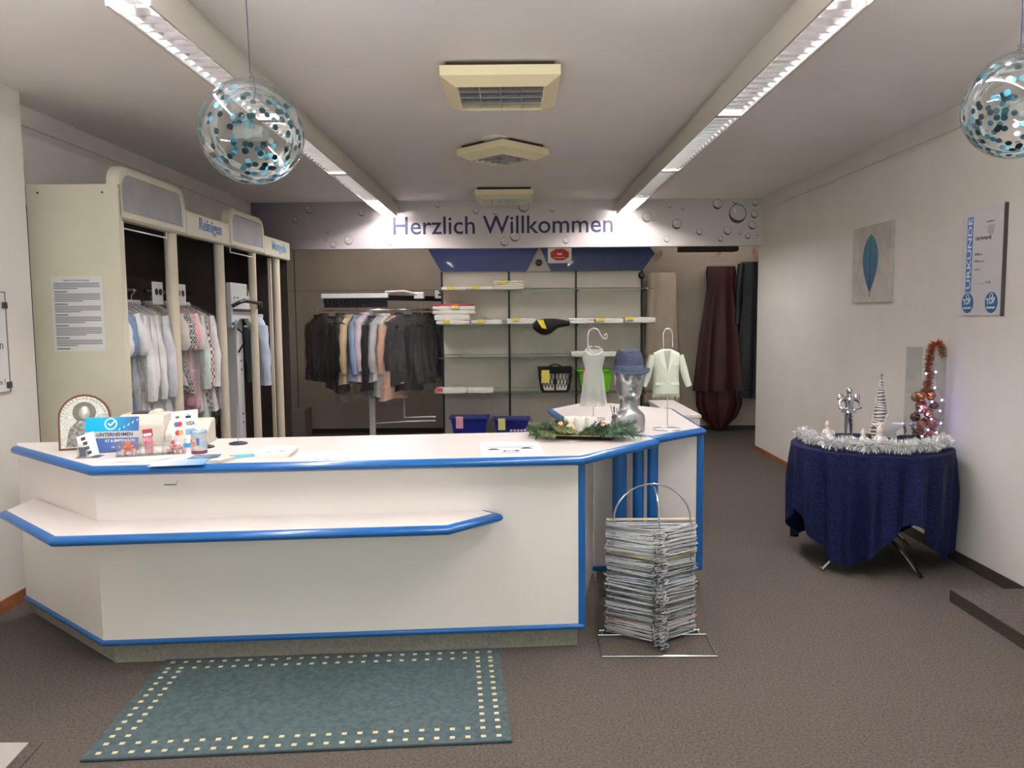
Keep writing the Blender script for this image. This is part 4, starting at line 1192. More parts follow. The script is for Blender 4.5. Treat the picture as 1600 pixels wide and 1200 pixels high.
# leaflet holder with card
lh = thing('leaflet_holder', 'leaning white card with four dark thumbnail squares in a clear holder', 'leaflet holder', (-1.985, 3.665, CT), R(4))
tl = T(0, 0, .004) @ Matrix.Rotation(R(-22), 4, 'X') @ Matrix.Rotation(R(-20), 4, 'Y')
MB().box(-.04, .04, -.002, .0, 0, .115, tl).build('card', M_paper, lh)
for k in range(4):
    MB().box(-.022 + .004 * k, -.002 + .004 * k, -.0032, -.002, .088 - .025 * k, .103 - .025 * k, tl).build('thumbnail', M_ink, lh)
MB().box(-.055, -.005, -.012, .0, 0, .065).build('holder', M_acryl, lh)
MB().box(-.05, -.02, -.004, -.002, .005, .05).build('blue_card', mat('card_blue', (92, 104, 140), .5), lh)
MB().box(-.06, .04, -.02, .06, 0, .003).build('base', M_acryl, lh)

# clear sweet box
cd = thing('sweet_box', 'long clear acrylic box with divisions for sweets', 'box', (-1.73, 3.735, CT), R(17))
def open_box(mb, x0, x1, y0, y1, z0, z1, th=.002):
    mb.box(x0, x1, y0, y1, z0, z0 + th); mb.box(x0, x1, y0, y0 + th, z0, z1); mb.box(x0, x1, y1 - th, y1, z0, z1 + .01); mb.box(x0, x0 + th, y0, y1, z0, z1); mb.box(x1 - th, x1, y0, y1, z0, z1)
m_ = MB(); open_box(m_, -.15, .15, -.035, .035, 0, .07); m_.build('box', M_acryl, cd)
for x in (-.05, .05):
    MB().box(x - .001, x + .001, -.035, .035, 0, .06).build('divider', M_acryl, cd)
Msw = [mat('sweet_orange', (240, 120, 70), .3), mat('sweet_red', (206, 50, 66), .3), mat('sweet_pink', (238, 150, 160), .3), mat('sweet_cream', (246, 226, 214), .3)]
rnd = random.Random(9)
sw_me = [MB().ball((0, 0, 0), .0105, 8, 6, (1.2, .8, .75)).mesh('sweet', m) for m in Msw]
for (cx, label, n, pal) in [(-.102, 'wrapped sweet in the left heap of the clear box', 30, (0, 0, 1, 3)), (.102, 'wrapped sweet in the right heap of the clear box', 28, (1, 1, 2, 3))]:
    for k in range(n):
        o = bpy.data.objects.new('wrapped_sweet', sw_me[rnd.choice(pal)]); col.objects.link(o)
        lvl = k // 9
        lx = cx + rnd.uniform(-.036, .036) * (1 - .25 * lvl); ly = rnd.uniform(-.024, .022)
        c_, s_ = math.cos(R(17)), math.sin(R(17))
        o.location = (-1.73 + lx * c_ - ly * s_, 3.735 + lx * s_ + ly * c_, CT + .011 + .015 * lvl)
        o.rotation_euler = (rnd.random() * 3, rnd.random() * 3, rnd.random() * 3)
        tag(o, label, 'sweet', 'sweets in the clear box, ' + ('left heap' if cx < 0 else 'right heap'))
for (x, lb) in [(-.03, 'clear ring of rolled tape left of the red chocolate bar'), (.04, 'clear ring of rolled tape right of the red chocolate bar')]:
    c_, s_ = math.cos(R(17)), math.sin(R(17))
    o = tag(MB().lathe([(.016, -.01), (.026, -.01), (.026, .01), (.016, .01), (.016, -.01)], 22, False, T(0, 0, .026) @ Matrix.Rotation(PI / 2, 4, 'X')).build('tape_ring', M_acryl, smooth=True), lb, 'tape', 'clear tape rings')
    place(o, (-1.73 + x * c_ + .01 * s_, 3.735 + x * s_ - .01 * c_, CT + .003), R(17))
cb = thing('chocolate_bar', 'red and pink wrapped chocolate bar standing upright in the clear box', 'sweet', (-1.742, 3.738, CT + .003), R(12))
tl = Matrix.Rotation(R(-8), 4, 'X') @ Matrix.Rotation(R(-5), 4, 'Y')
MB().box(-.019, .019, -.006, .006, 0, .085, tl).build('wrapper', mat('wrap_pink', (226, 160, 176), .3, var=(196, 60, 84), vscale=40), cb, bevel=.003)
MB().box(-.022, .022, -.0065, .0065, .08, .118, tl).build('wrapper_top', mat('wrap_red', (160, 34, 52), .25), cb, bevel=.003)
MB().box(-.018, .018, -.0075, -.006, .085, .098, tl).build('wrapper_print', M_paper, cb)

# cash register
cr = thing('cash_register', 'cream cash register with printer behind the card sign', 'cash register', (-1.82, 4.09, CT), R(6))
Mreg = mat('register_cream', (222, 216, 204), .45)
prof = [(-.12, 0), (.12, 0), (.12, .10), (.10, .15), (-.08, .15), (-.12, .10)]
MB().loft([[(-.20, p[0] * .75, p[1] * 1.05) for p in prof], [(.02, p[0] * .75, p[1] * 1.05) for p in prof]], True).build('printer_body', Mreg, cr, bevel=.008)
MB().box(-.15, -.06, -.04, .05, .157, .166).build('paper_slot', mat('slot_dark', (60, 56, 56), .4), cr, bevel=.004)
MB().cyl((-.04, -.05, .152), (-.04, .05, .152), .025, 16).build('paper_roll_cover', Mreg, cr, smooth=True)
prof = [(-.10, 0), (.10, 0), (.10, .12), (.0, .115), (-.10, .06)]
MB().loft([[(.02, p[0] * .8, p[1]) for p in prof], [(.235, p[0] * .8, p[1]) for p in prof]], True).build('keyboard_body', Mreg, cr, bevel=.008)
MB().box(-.205, .24, -.1, .08, 0, .012).build('drawer_base', mat('register_grey', (196, 190, 180), .5), cr)

# payment card sign
vs = thing('card_sign', 'white payment sign with VISA and overlapping red circles, leaning on the register', 'sign', (-1.648, 3.92, CT), R(-6))
tl = T(0, 0, .004) @ Matrix.Rotation(R(-14), 4, 'X') @ Matrix.Rotation(R(-6), 4, 'Y')
MB().box(-.07, .07, -.002, 0, 0, .185, tl).build('board', M_paper, vs)
MB().box(-.01, .07, -.003, -.002, 0, .018, tl).build('blue_strip', mat('strip_blue', (40, 160, 220), .4), vs)
text('lettering', 'VISA', .028, tl @ frame((.008, -.0035, .108), (1, 0, 0), (0, 0, 1)), mat('visa_grey', (96, 98, 112), .5), vs, .0003, bold=.0006, fit=.048)
def disc(x, z, r, m, name, y=-.0032, sx=1.0):
    MB().lathe([(.0005, 0), (r, 0), (r, .0008)], 20, True, tl @ T(x, y, z) @ Matrix.Diagonal((sx, 1, 1, 1)) @ Matrix.Rotation(PI / 2, 4, 'X')).build(name, m, vs)
disc(-.042, .118, .013, mat('logo_blue', (60, 130, 200), .5), 'circle'); disc(-.024, .118, .013, mat('logo_red', (224, 60, 70), .5), 'circle', -.0036)
disc(-.036, .075, .013, MATS['logo_red'], 'circle'); disc(-.018, .075, .013, mat('logo_amber', (244, 180, 110), .5), 'circle', -.0036)
MB().box(.005, .055, -.003, -.002, .06, .09, tl).build('blue_mark', mat('logo_paleblue', (130, 180, 214), .5), vs)
MB().box(-.046, -.028, -.003, -.002, .148, .16, tl).build('grey_mark', M_inkgrey, vs)
MB().box(.006, .034, -.003, -.002, .145, .157, tl).build('grey_mark', M_ink, vs)
MB().box(.016, .022, -.003, -.002, .16, .166, tl).build('grey_mark', M_inkgrey, vs)

# tin
tn = thing('collection_tin', 'round pale blue printed tin with purple foot', 'tin', (-1.515, 3.765, CT), 0)
Mtin = mat('tin_print', (150, 178, 206), .35, var=(206, 196, 176), vscale=34)
MB().lathe([(.001, 0), (.036, 0), (.037, .008), (.037, .016)], 28, False).build('foot', mat('tin_purple', (122, 56, 96), .4), tn, smooth=True)
MB().lathe([(.0365, .016), (.0365, .098)], 28, False).build('body', Mtin, tn, smooth=True)
MB().lathe([(.0375, .096), (.0385, .104), (.0365, .11), (.034, .106), (.001, .107)], 28, False).build('lid', mat('tin_lid', (176, 200, 222), .25, metal=.4), tn, smooth=True)
for (a, z, m, w, h) in [(-1.9, .05, Msw[0], .012, .022), (-1.35, .06, MATS['sign_indigo'], .014, .034), (-2.4, .06, MATS['logo_red'], .012, .02), (-1.6, .03, MATS['cream_ribbon'], .02, .012)]:
    MB().box(-w / 2, w / 2, -.0006, .0, z - h / 2, z + h / 2, Matrix.Rotation(a + PI / 2, 4, 'Z') @ T(0, -.0372, 0)).build('picture', m, tn)
# spindles
for (x, y, h, lb) in [(-1.42, 4.03, .20, 'black receipt spike standing free on the counter'), (-1.553, 3.93, .15, 'black receipt spike half hidden behind the tin')]:
    s_ = thing('receipt_spike', lb, 'receipt spike', (x, y, CT), 0, 'receipt spikes')
    MB().lathe([(.001, 0), (.046, 0), (.046, .006), (.03, .011), (.005, .013), (.001, .013)], 28, False).build('base', M_black, s_, smooth=True)
    MB().cyl((0, 0, .01), (0, 0, h), .0018, 6, .0006).build('spike', M_alu, s_)
# coin tray
tr_ = thing('coin_tray', 'small white coin tray with rounded corners on the counter', 'tray', (-1.13, 3.715, CT), R(4))
def rrect(w, h, r, z, n=5):
    pts = []
    for cx, cy, a0 in ((w - r, h - r, 0), (-w + r, h - r, PI / 2), (-w + r, -h + r, PI), (w - r, -h + r, 1.5 * PI)):
        for k in range(n + 1):
            a = a0 + PI / 2 * k / n
            pts.append((cx + r * math.cos(a), cy + r * math.sin(a), z))
    return pts
MB().loft([rrect(.075, .10, .02, 0), rrect(.085, .11, .025, .022), rrect(.08, .105, .022, .024), rrect(.065, .09, .02, .014)], True).build('dish', M_paper, tr_, smooth=True)
MB().box(-.04, -.015, -.04, -.03, .0145, .0155).build('print', M_inkgrey, tr_); MB().box(.01, .04, .0, .012, .0145, .0155).build('print', M_inkgrey, tr_)
# flat papers
def sheet(name, label, pts, m, cat='paper', z=CT, th=.0015):
    c = Vector((sum(p[0] for p in pts) / len(pts), sum(p[1] for p in pts) / len(pts), z))
    o = MB().prism([(p[0] - c.x, p[1] - c.y) for p in pts], 0, th).build(name, m)
    o.location = c
    return tag(o, label, cat)
sheet('leaflet', 'blue and white leaflet overhanging the front counter edge', [(-1.60, 3.405), (-1.37, 3.44), (-1.40, 3.60), (-1.60, 3.57)], grad('leaflet_print', (236, 240, 244), (70, 150, 210), -.12, .12), 'leaflet', z=CT + .003)
sheet('leaflet', 'small dark picture leaflet behind the blue leaflet', [(-1.50, 3.58), (-1.37, 3.61), (-1.385, 3.70), (-1.50, 3.68)], mat('leaflet_dark', (110, 150, 180), .4, var=(60, 80, 100), vscale=30), 'leaflet', z=CT + .005)
bk = thing('card_stack', 'narrow stack of pale grey cards at the counter edge', 'cards', (-1.325, 3.54, CT), R(-18))
for k in range(5):
    MB().box(-.03, .03, -.055, .055, k * .003, k * .003 + .0025, Matrix.Rotation(.03 * (k % 3 - 1), 4, 'Z')).build('card', mat('card_grey', (206, 202, 196), .6), bk)
sheet('leaflet', 'teal leaflet lying between card stack and coin tray', [(-1.285, 3.60), (-1.215, 3.66), (-1.24, 3.73), (-1.345, 3.69)], mat('teal_print', (96, 184, 200), .4), 'leaflet')
for k, (dx, dy, a, lb) in enumerate([(0, 0, 0, 'lowest white sheet of the loose papers before the sweet box'), (.03, .012, .12, 'middle white sheet of the loose papers before the sweet box'), (.06, .02, .25, 'top white sheet of the loose papers before the sweet box')]):
    o = tag(MB().box(-.11, .11, -.045, .045, 0, .0012).build('loose_sheet', M_paper), lb, 'paper', 'loose papers before the sweet box')
    place(o, (-1.77 + dx, 3.585 + dy, CT + .0005 + .0016 * k), .1 + a)
s1 = thing('print_sheet', 'white sheet with faint lilac text lying flat on the counter', 'paper', (-.855, 3.655, CT), R(4))
MB().box(-.145, .145, -.115, .115, 0, .0015).build('sheet', mat('lilac_paper', (240, 234, 242), .5), s1)
for k in range(3):
    MB().box(-.09, .10 - .03 * k, .07 - .04 * k, .078 - .04 * k, .0015, .0018).build('text_line', mat('lilac_ink', (200, 186, 208), .6), s1)
for k in range(5):
    MB().box(-.11 + .045 * k, -.085 + .045 * k, -.095, -.085, .0015, .0018).build('text_mark', M_inkgrey, s1)
s2 = thing('price_sheet', 'white sheet with small dark hat drawings lying right on the counter', 'paper', (-.02, 3.82, CT), R(4))
MB().box(-.148, .148, -.2, .2, 0, .0015).build('sheet', mat('print_paper', (238, 234, 240), .5), s2)
MB().box(-.105, .11, .03, .04, .0015, .0018).build('text_line', M_inkgrey, s2)
for (x, y) in [(-.085, -.02), (.075, .0)]:
    MB().add([(x - .035, y - .02, .0017), (x + .035, y - .02, .0017), (x + .012, y + .02, .0017), (x - .012, y + .02, .0017)], [(0, 1, 2, 3)]).build('drawing', mat('ink_black', (40, 36, 44), .6), s2)
MB().box(-.04, .035, -.09, -.055, .0015, .0018).build('drawing_frame', MATS['ink_black'], s2)
MB().box(-.03, .015, -.083, -.062, .0018, .002).build('drawing_inside', MATS['print_paper'], s2)
MB().box(-.055, .035, -.13, -.12, .0015, .0018).build('text_line', M_inkgrey, s2)

# ================================================================== HANGER STACK
hs = thing('hanger_stand', 'chrome wire stand with arched handle holding the stacked hangers', 'hanger stand', (.668, 3.72, 0), 0, world=True)
zf = .006
MB().tube([(.40, 3.59, zf), (.935, 3.585, zf), (.945, 3.84, zf), (.405, 3.84, zf)], .0055, 8, closed=True).build('base_frame', M_chrome, hs, smooth=True)
MB().tube([(.42, 3.90, zf), (.925, 3.90, zf)], .0055, 8).build('base_bar', M_chrome, hs, smooth=True)
for x in (.43, .915):
    MB().tube([(x, 3.84, zf), (x, 3.90, zf)], .0045, 8).build('base_link', M_chrome, hs, smooth=True)
ar = [(.483, 3.845, zf), (.483, 3.845, .58)]
for k in range(1, 16):
    a = PI - PI * k / 16
    ar.append((.673 + .19 * math.cos(a), 3.845, .585 + .185 * math.sin(a)))
ar += [(.863, 3.845, .58), (.863, 3.845, zf)]
MB().tube(ar, .0045, 8).build('arch', M_chrome, hs, smooth=True)
fp = [(.69, 3.735, zf), (.69, 3.735, .58), (.688, 3.74, .66), (.684, 3.765, .725), (.678, 3.805, .76), (.673, 3.845, .77)]
MB().tube(fp, .0045, 8).build('front_rod', M_chrome, hs, smooth=True)
MB().tube([(.69, 3.735, zf), (.69, 3.59, zf)], .0045, 8).build('base_link', M_chrome, hs, smooth=True)
def hanger_mesh(m, seed, tips):
    rnd = random.Random(seed)
    mb = MB()
    w = .215 + rnd.uniform(-.008, .008)
    j = lambda s=.004: rnd.uniform(-s, s)
    pts = [(-.012, -.135, 0), (-.06, -.105 + j(), j(.002)), (-w * .6, -.06 + j(), j(.002)), (-w, -.005, j(.002)), (-w - .006, .008, 0), (-w + .01, .014, 0), (0, .016 + j(), j(.003)), (w - .01, .014, 0), (w + .006, .008, 0), (w, -.005, j(.002)), (w * .6, -.06 + j(), j(.002)), (.06, -.105 + j(), j(.002)), (.012, -.135, 0)]
    mb.tube(pts, .0026, 5)
    hk = [(0, -.13, 0), (0, -.165, 0), (.008, -.18, 0)]
    for k in range(7):
        a = PI * .9 - k / 6 * PI * 1.35
        hk.append((.012 + .024 * math.cos(a), -.206 + .026 * math.sin(a) * -1 * -1, j(.003)))
    mb.tube(hk, .0022, 5)
    if tips:
        for s in (-1, 1):
            mb.ball((s * (w + .002), .004, 0), .0065, 8, 5)
    return mb.mesh('wire_hanger', m, smooth=True)
Mw = [mat('hanger_wire', (206, 207, 212), .35, metal=.3), mat('hanger_wire_white', (226, 226, 228), .4, metal=.05), mat('hanger_wire_dark', (122, 120, 124), .35, metal=.4)]
hm = [hanger_mesh(Mw[k % 3], k, k % 3 == 1) for k in range(12)]
hp_ = hanger_mesh(mat('hanger_pink', (236, 130, 136), .4), 77, True); hy_ = hanger_mesh(mat('hanger_yellow', (206, 190, 110), .4), 78, True); hb_ = hanger_mesh(mat('hanger_blue', (120, 150, 184), .4), 79, True)
rnd = random.Random(21)
NH = 150
for k in range(NH):
    z = .02 + k * (.555 / NH)
    lab, gp, me = 'thin silver wire hanger lying flat in the tall stack on the chrome stand', 'silver wire hangers in the stack', rnd.choice(hm)
    if k == 19: lab, gp, me = 'pink hanger near the bottom of the hanger stack', 'coloured hangers in the stack', hp_
    if k in (110,): lab, gp, me = 'yellow hanger high in the hanger stack', 'coloured hangers in the stack', hy_
    if k in (78,): lab, gp, me = 'blue hanger half way up the hanger stack', 'coloured hangers in the stack', hb_
    o = bpy.data.objects.new('wire_hanger', me); col.objects.link(o)
    o.location = (.672 + rnd.uniform(-.007, .007), 3.862 + rnd.uniform(-.005, .005), z)
    o.rotation_euler = (rnd.uniform(-.02, .02) + .03 * math.sin(k * .3), rnd.uniform(-.02, .02), rnd.uniform(-.05, .05))
    tag(o, lab, 'hanger', gp)
o = tag(MB().box(-.22, .22, -.004, .03, 0, .004).build('cover_strip_card', mat('beige_card', (214, 200, 170), .6)), 'beige strip lying on top of the hanger stack', 'strip')
place(o, (.672, 3.868, .582))

# ================================================================== RUG AND FLOOR MAT
rg = thing('doormat_rug', 'flat teal woven rug with two rows of cream squares along its border', 'rug', (-.82, 3.22, 0), 0)
rc = [(-1.585, 2.745), (-.02, 2.858), (-.085, 3.688), (-1.645, 3.59)]
rc = [(p[0] + .82, p[1] - 3.22) for p in rc]
Mrug = mat('rug_teal', (92, 106, 108), .95, var=(74, 92, 96), vscale=40, bump=.8, bscale=240, spec=.1)
MB().prism(rc, .001, .009).build('weave', Mrug, rg)
def rp_(u, v):
    a = Vector(rc[0]).lerp(Vector(rc[1]), u); b = Vector(rc[3]).lerp(Vector(rc[2]), u)
    return a.lerp(b, v)
dxy = (Vector(rc[1]) - Vector(rc[0])).normalized(); ang = math.atan2(dxy.y, dxy.x)
sqm = MB().box(-.0095, .0095, -.0085, .0085, 0, .0022).mesh('cream_square', mat('rug_cream', (216, 200, 164), .95))
def sq(u, v):
    p = rp_(u, v)
    o = bpy.data.objects.new('cream_square', sqm); col.objects.link(o); o.parent = rg
    o.location = (p.x, p.y, .0082); o.rotation_euler = (0, 0, ang)
NU, NV = 26, 14
for i in range(NU):
    for row in (0, 1):
        sq(.03 + .94 * (i) / (NU - 1), .045 + .075 * row); sq(.03 + .94 * i / (NU - 1), .955 - .075 * row)
for j in range(2, NV - 1):
    v = .045 + .91 * j / (NV - .0) + .01
    for c_ in (0, 1):
        sq(.03 + .0376 * c_, v); sq(.97 - .0376 * c_, v)
ed = MB(); ed.tube([(rc[0][0], rc[0][1], .005), (rc[1][0], rc[1][1], .005)], .005, 6); ed.build('rolled_edge', mat('rug_edge', (48, 62, 68), .9), rg)
mtg = thing('floor_mat', 'pale grey entrance mat with carpet border at the lower left corner', 'mat', (-2.1, 2.6, 0), 0, world=True)
MB().prism([(-2.4, 2.2), (-1.72, 2.2), (-1.80, 2.88), (-2.4, 2.88)], .0, .006).build('border', M_carpet, mtg)
MB().prism([(-2.4, 2.2), (-1.77, 2.2), (-1.845, 2.865), (-2.4, 2.865)], .006, .010).build('pad', mat('mat_pale', (176, 170, 166), .8), mtg)

# ================================================================== DECORATED TABLE
TCX, TCY, TZ = 2.29, 5.07, .755
tb = thing('bistro_table', 'round table with arched chrome legs under the navy cloth', 'table', (TCX, TCY, 0), 0)
MB().lathe([(.001, .725), (.46, .725), (.47, .735), (.46, .748), (.001, .748)], 40, False).build('tabletop', M_white, tb, smooth=True)
MB().cyl((.06, .03, .16), (.06, .03, .725), .024, 18).build('column', M_chrome, tb, smooth=True)
for a in (212, 287, 32, 107):
    ca, sa = math.cos(R(a)), math.sin(R(a))
    pts = [(.06 + ca * r - .06 * r / .46, .03 + sa * r - .03 * r / .46, z) for r, z in [(0, .17), (.08, .172), (.17, .16), (.27, .125), (.37, .07), (.46, .012)]]
    MB().tube(pts, .012, 8).build('leg', M_chrome, tb, smooth=True)
def velvet():
    m = mat('navy_cloth', (14, 24, 76), .75, spec=.25)
    nt = m.node_tree
    tc = nt.nodes.new('ShaderNodeTexCoord'); n = nt.nodes.new('ShaderNodeTexNoise')
    n.inputs['Scale'].default_value = 55; n.inputs['Detail'].default_value = 2; n.inputs['Distortion'].default_value = 1.5
    rp = nt.nodes.new('ShaderNodeValToRGB')
    rp.color_ramp.elements[0].position = .42; rp.color_ramp.elements[0].color = lin((8, 13, 42))
    rp.color_ramp.elements[1].position = .58; rp.color_ramp.elements[1].color = lin((16, 27, 76))
    nt.links.new(tc.outputs['Object'], n.inputs['Vector']); nt.links.new(n.outputs['Fac'], rp.inputs[0]); nt.links.new(rp.outputs[0], nt.nodes['Principled BSDF'].inputs['Base Color'])
    return m
cl = thing('tablecloth', 'navy blue patterned cloth draped in folds over the round table', 'tablecloth', (TCX, TCY, TZ), 0)
N = 160
rings = []
RT = .475
a0 = R(230)
def corner(a):
    return max(abs(math.cos(a - a0)), abs(math.sin(a - a0)))   # 1 at corners of the square, .707 between
for (k, u) in enumerate([-.9, -.5, -.1, 0, .02, .06, .12, .25, .4, .55, .7, .85, 1.0]):
    ring = []
    for i in range(N):
        a = 2 * PI * i / N
        c = (corner(a) - .707) / .293
        drop_ = .40 + .29 * c ** 1.6
        if u <= 0:
            r = RT * (1 + u) if u < 0 else RT
            r = RT * (1 + u)
            z = 0.0
        else:
            d = u * drop_
            amp = min(1, u * 2.2)
            r = RT + .012 * min(1, u * 12) + amp * (.024 * math.sin(22 * a + 1.3 * math.sin(3 * a)) + .018 * math.sin(13 * a + .7)) + .02 * u - .05 * u * c
            z = -d + .0
            if u == .02: r = RT + .008; z = -.006
        ring.append((min(r * math.cos(a), XR - TCX - .012), r * math.sin(a), z))
    rings.append(ring)
MB().loft(rings, False).build('drape', velvet(), cl, smooth=True)
MB().lathe([(.001, 0.0005), (.05, .0005)], 20, False).build('centre', MATS['navy_cloth'], cl)

TT = TZ + .001
Mtin_ = mat('tinsel_silver', (240, 238, 238), .25, metal=.45)
def tinsel(name, label, path, r, n, m, cat='tinsel', wid=.0028):
    mb = MB(); rnd = random.Random(label)
    P = [Vector(p) for p in path]
    L = [0]
    for i in range(len(P) - 1): L.append(L[-1] + (P[i + 1] - P[i]).length)
    for k in range(n):
        s = rnd.random() * L[-1]
        i = max(j for j in range(len(P) - 1) if L[j] <= s)
        p = P[i].lerp(P[i + 1], (s - L[i]) / max(1e-6, L[i + 1] - L[i]))
        d = Vector((rnd.gauss(0, 1), rnd.gauss(0, 1), rnd.gauss(0, 1))).normalized()
        l = r * rnd.uniform(.7, 1.1)
        e = p + d * l
        if e.z < path[0][2] - r + .001: e.z = path[0][2] - r + .001
        w = d.orthogonal().normalized() * wid / 2
        w = Matrix.Rotation(rnd.random() * 6.3, 3, d) @ w
        mid = p.lerp(e, .55) + Vector((0, 0, .004))
        mb.add([p - w, p + w, mid + w, e + w * .6, e - w * .6, mid - w], [(0, 1, 2, 5), (5, 2, 3, 4)])
    o = mb.build(name, m)
    return tag(o, label, cat)
pth = []
for k in range(25):
    a = R(150 + 185 * k / 24)
    rr_ = .40 + .03 * math.sin(k * 1.7)
    pth.append((TCX + rr_ * math.cos(a), TCY + rr_ * math.sin(a), TT + .05))
g1 = tinsel('tinsel_garland', 'thick silver tinsel garland curving along the front of the table', pth, .050, 6500, Mtin_, wid=.0038)
MB().tube(pth, .006, 6).build('core', Mtin_, g1)

# figurine: silver embracing couple with wings
ag = thing('silver_figurine', 'tall polished silver figure of an embracing pair on the table', 'figurine', (2.245, 5.30, TT), 0)
Msv = mat('polished_silver', (214, 214, 218), .15, metal=1.0)
MB().lathe([(.001, 0), (.045, 0), (.045, .012), (.03, .018), (.001, .02)], 20, False).build('base', Msv, ag, smooth=True)
for s in (-1, 1):
    MB().tube([(s * .02, 0, .015), (s * .018, 0, .08), (s * .012, .005, .15), (s * .012, 0, .19)], .012, 8, radii=[.009, .012, .016, .018]).build('leg', Msv, ag, smooth=True)
    MB().tube([(s * .03, 0, .27), (s * .065, -.005, .25), (s * .07, -.02, .21), (s * .025, -.03, .20)], .01, 8, radii=[.013, .011, .010, .008]).build('arm', Msv, ag, smooth=True)
    MB().ball((s * .055, .01, .275), .026, 10, 7, (.9, .5, 1.1)).build('wing', Msv, ag, smooth=True)
MB().lathe([(.022, .18), (.028, .2), (.024, .225), (.034, .26), (.03, .28), (.012, .292), (.011, .30)], 16, True).build('torso', Msv, ag, smooth=True)
MB().lathe([(.05, .178), (.044, .19), (.03, .205)], 16, True).build('sash', Msv, ag, smooth=True)
MB().ball((0, 0, .318), .021, 14, 10, (.9, 1, 1.2)).build('head', Msv, ag, smooth=True)
# striped cone tree
cn = thing('cone_tree', 'slim silver and white wound cone tree on the table', 'decoration', (2.42, 5.22, TT), 0)
MB().lathe([(.001, 0), (.068, 0), (.066, .01), (.003, .425), (.001, .43)], 24, False).build('cone', mat('cone_grey', (120, 114, 112), .4, metal=.5), cn, smooth=True)
for k in range(21):
    z = .012 + k * .0193
    r = .0665 * (1 - z / .43) + .003
    pts = [(r * math.cos(q), r * math.sin(q), z + .005 * math.sin(q + k)) for q in [2 * PI * i / 16 for i in range(16)]]
    MB().tube(pts, .0055 - .0001 * k, 5, closed=True).build('winding', mat('cone_white', (232, 226, 222), .45), cn, smooth=True)
MB().ball((0, 0, .435), .01, 8, 6).build('tip', Msv, cn, smooth=True)
# star
def star_poly(r, n=5, k=.45, rot=PI / 2):
    return [((r if i % 2 == 0 else r * k) * math.cos(rot + PI * i / n), (r if i % 2 == 0 else r * k) * math.sin(rot + PI * i / n)) for i in range(2 * n)]
st_ = thing('standing_star', 'standing silver grey glitter star in front of the cone tree', 'decoration', (2.405, 5.08, TT), 0)
sp_ = star_poly(.105)
tl = T(0, 0, .088) @ Matrix.Rotation(R(-6), 4, 'X')
MB().loft([[(p[0], -.012, p[1]) for p in sp_], [(p[0], .014, p[1]) for p in sp_]], True, True, tl).build('star', mat('glitter_grey', (176, 172, 172), .4, metal=.4, var=(206, 202, 202), vscale=200), st_, bevel=.002)
for (i0, i1) in ((9, 8), (1, 2)):
    a, b = Vector(sp_[i0]), Vector(sp_[i1])
    MB().tube([tl @ Vector((a.x, 0, a.y + .004)), tl @ Vector((b.x, 0, b.y + .004))], .007, 6).build('snow_edge', mat('snow', (238, 236, 234), .7), st_, smooth=True)
# santas
def santa(x, y, s, label, hatc):
    t = thing('santa_figurine', label, 'figurine', (x, y, TT), R(10), 'small white santa figurines')
    Mp = mat('porcelain', (236, 230, 224), .35)
    MB().lathe([(.001, 0), (.03 * s, 0), (.033 * s, .012 * s), (.03 * s, .03 * s), (.02 * s, .052 * s), (.012 * s, .06 * s)], 16, True).build('body', Mp, t, smooth=True)
    MB().ball((0, 0, .07 * s), .0165 * s, 12, 8).build('head', mat('santa_face', (232, 196, 172), .5), t, smooth=True)
    MB().ball((0, -.009 * s, .060 * s), .014 * s, 10, 7, (1, .7, 1.1)).build('beard', Mp, t, smooth=True)
    MB().lathe([(.018 * s, .078 * s), (.018 * s, .084 * s), (.012 * s, .098 * s), (.004 * s, .108 * s)], 14, True).build('hat', hatc, t, smooth=True)
    MB().ball((.004 * s, 0, .11 * s), .006 * s, 8, 6).build('pompom', Mp, t, smooth=True)
    for q in (-1, 1):
        MB().tube([(q * .022 * s, -.004, .048 * s), (q * .036 * s, -.014 * s, .034 * s), (q * .026 * s, -.03 * s, .028 * s)], .008 * s, 8).build('arm', Mp, t, smooth=True)
        MB().ball((q * .016 * s, -.032 * s, .008 * s), .010 * s, 8, 6, (1, 1.5, .8)).build('boot', Mp, t, smooth=True)
santa(2.115, 5.33, 1.1, 'white santa figurine standing alone at the left of the table', mat('hat_rose', (232, 206, 196), .5))
santa(2.225, 5.03, .95, 'white santa figurine in front of the silver pair', mat('hat_white', (236, 230, 226), .5))
santa(2.32, 5.01, 1.15, 'largest white santa figurine, leaning against the star', mat('hat_cream', (236, 218, 196), .5))
pc = tag(MB().ball((0, 0, .03), .03, 12, 9, (1, 1, 1.0)).build('dark_cone', mat('pine_cone', (84, 78, 76), .7, var=(50, 46, 46), vscale=60, bump=1, bscale=90), smooth=True), 'dark grey pine cone between the two santas', 'pine cone')
place(pc, (2.29, 5.12, TT + .045 - .045))
# crystal reindeer sled
sl_ = thing('crystal_sled', 'small silver reindeer and dark sled ornament by the vase', 'figurine', (2.56, 5.13, TT), R(-10))
MB().box(-.05, .05, -.012, .012, .03, .045).build('sled', M_ink, sl_, bevel=.003)
MB().tube([(-.06, 0, .012), (.05, 0, .005), (.06, 0, .02)], .003, 6).build('runner', Msv, sl_)
for (x, h) in [(-.02, .17), (.03, .16)]:
    rd = MB().tube([(x, 0, .045), (x + .006, 0, h * .45), (x - .004, 0, h * .62)], .006, 6, radii=[.004, .007, .009]).build('reindeer', Msv, sl_, smooth=True)
    MB().ball((x - .006, 0, h * .72), .012, 8, 6, (1.4, .7, .8)).build('head', Msv, rd, smooth=True)
    MB().tube([(x - .002, 0, h * .76), (x + .008, 0, h * .9), (x + .002, 0, h)], .0022, 5).build('antler', Msv, rd)
MB().box(.045, .075, -.012, .012, .0, .06).build('crystal_block', M_alu, sl_, bevel=.004)
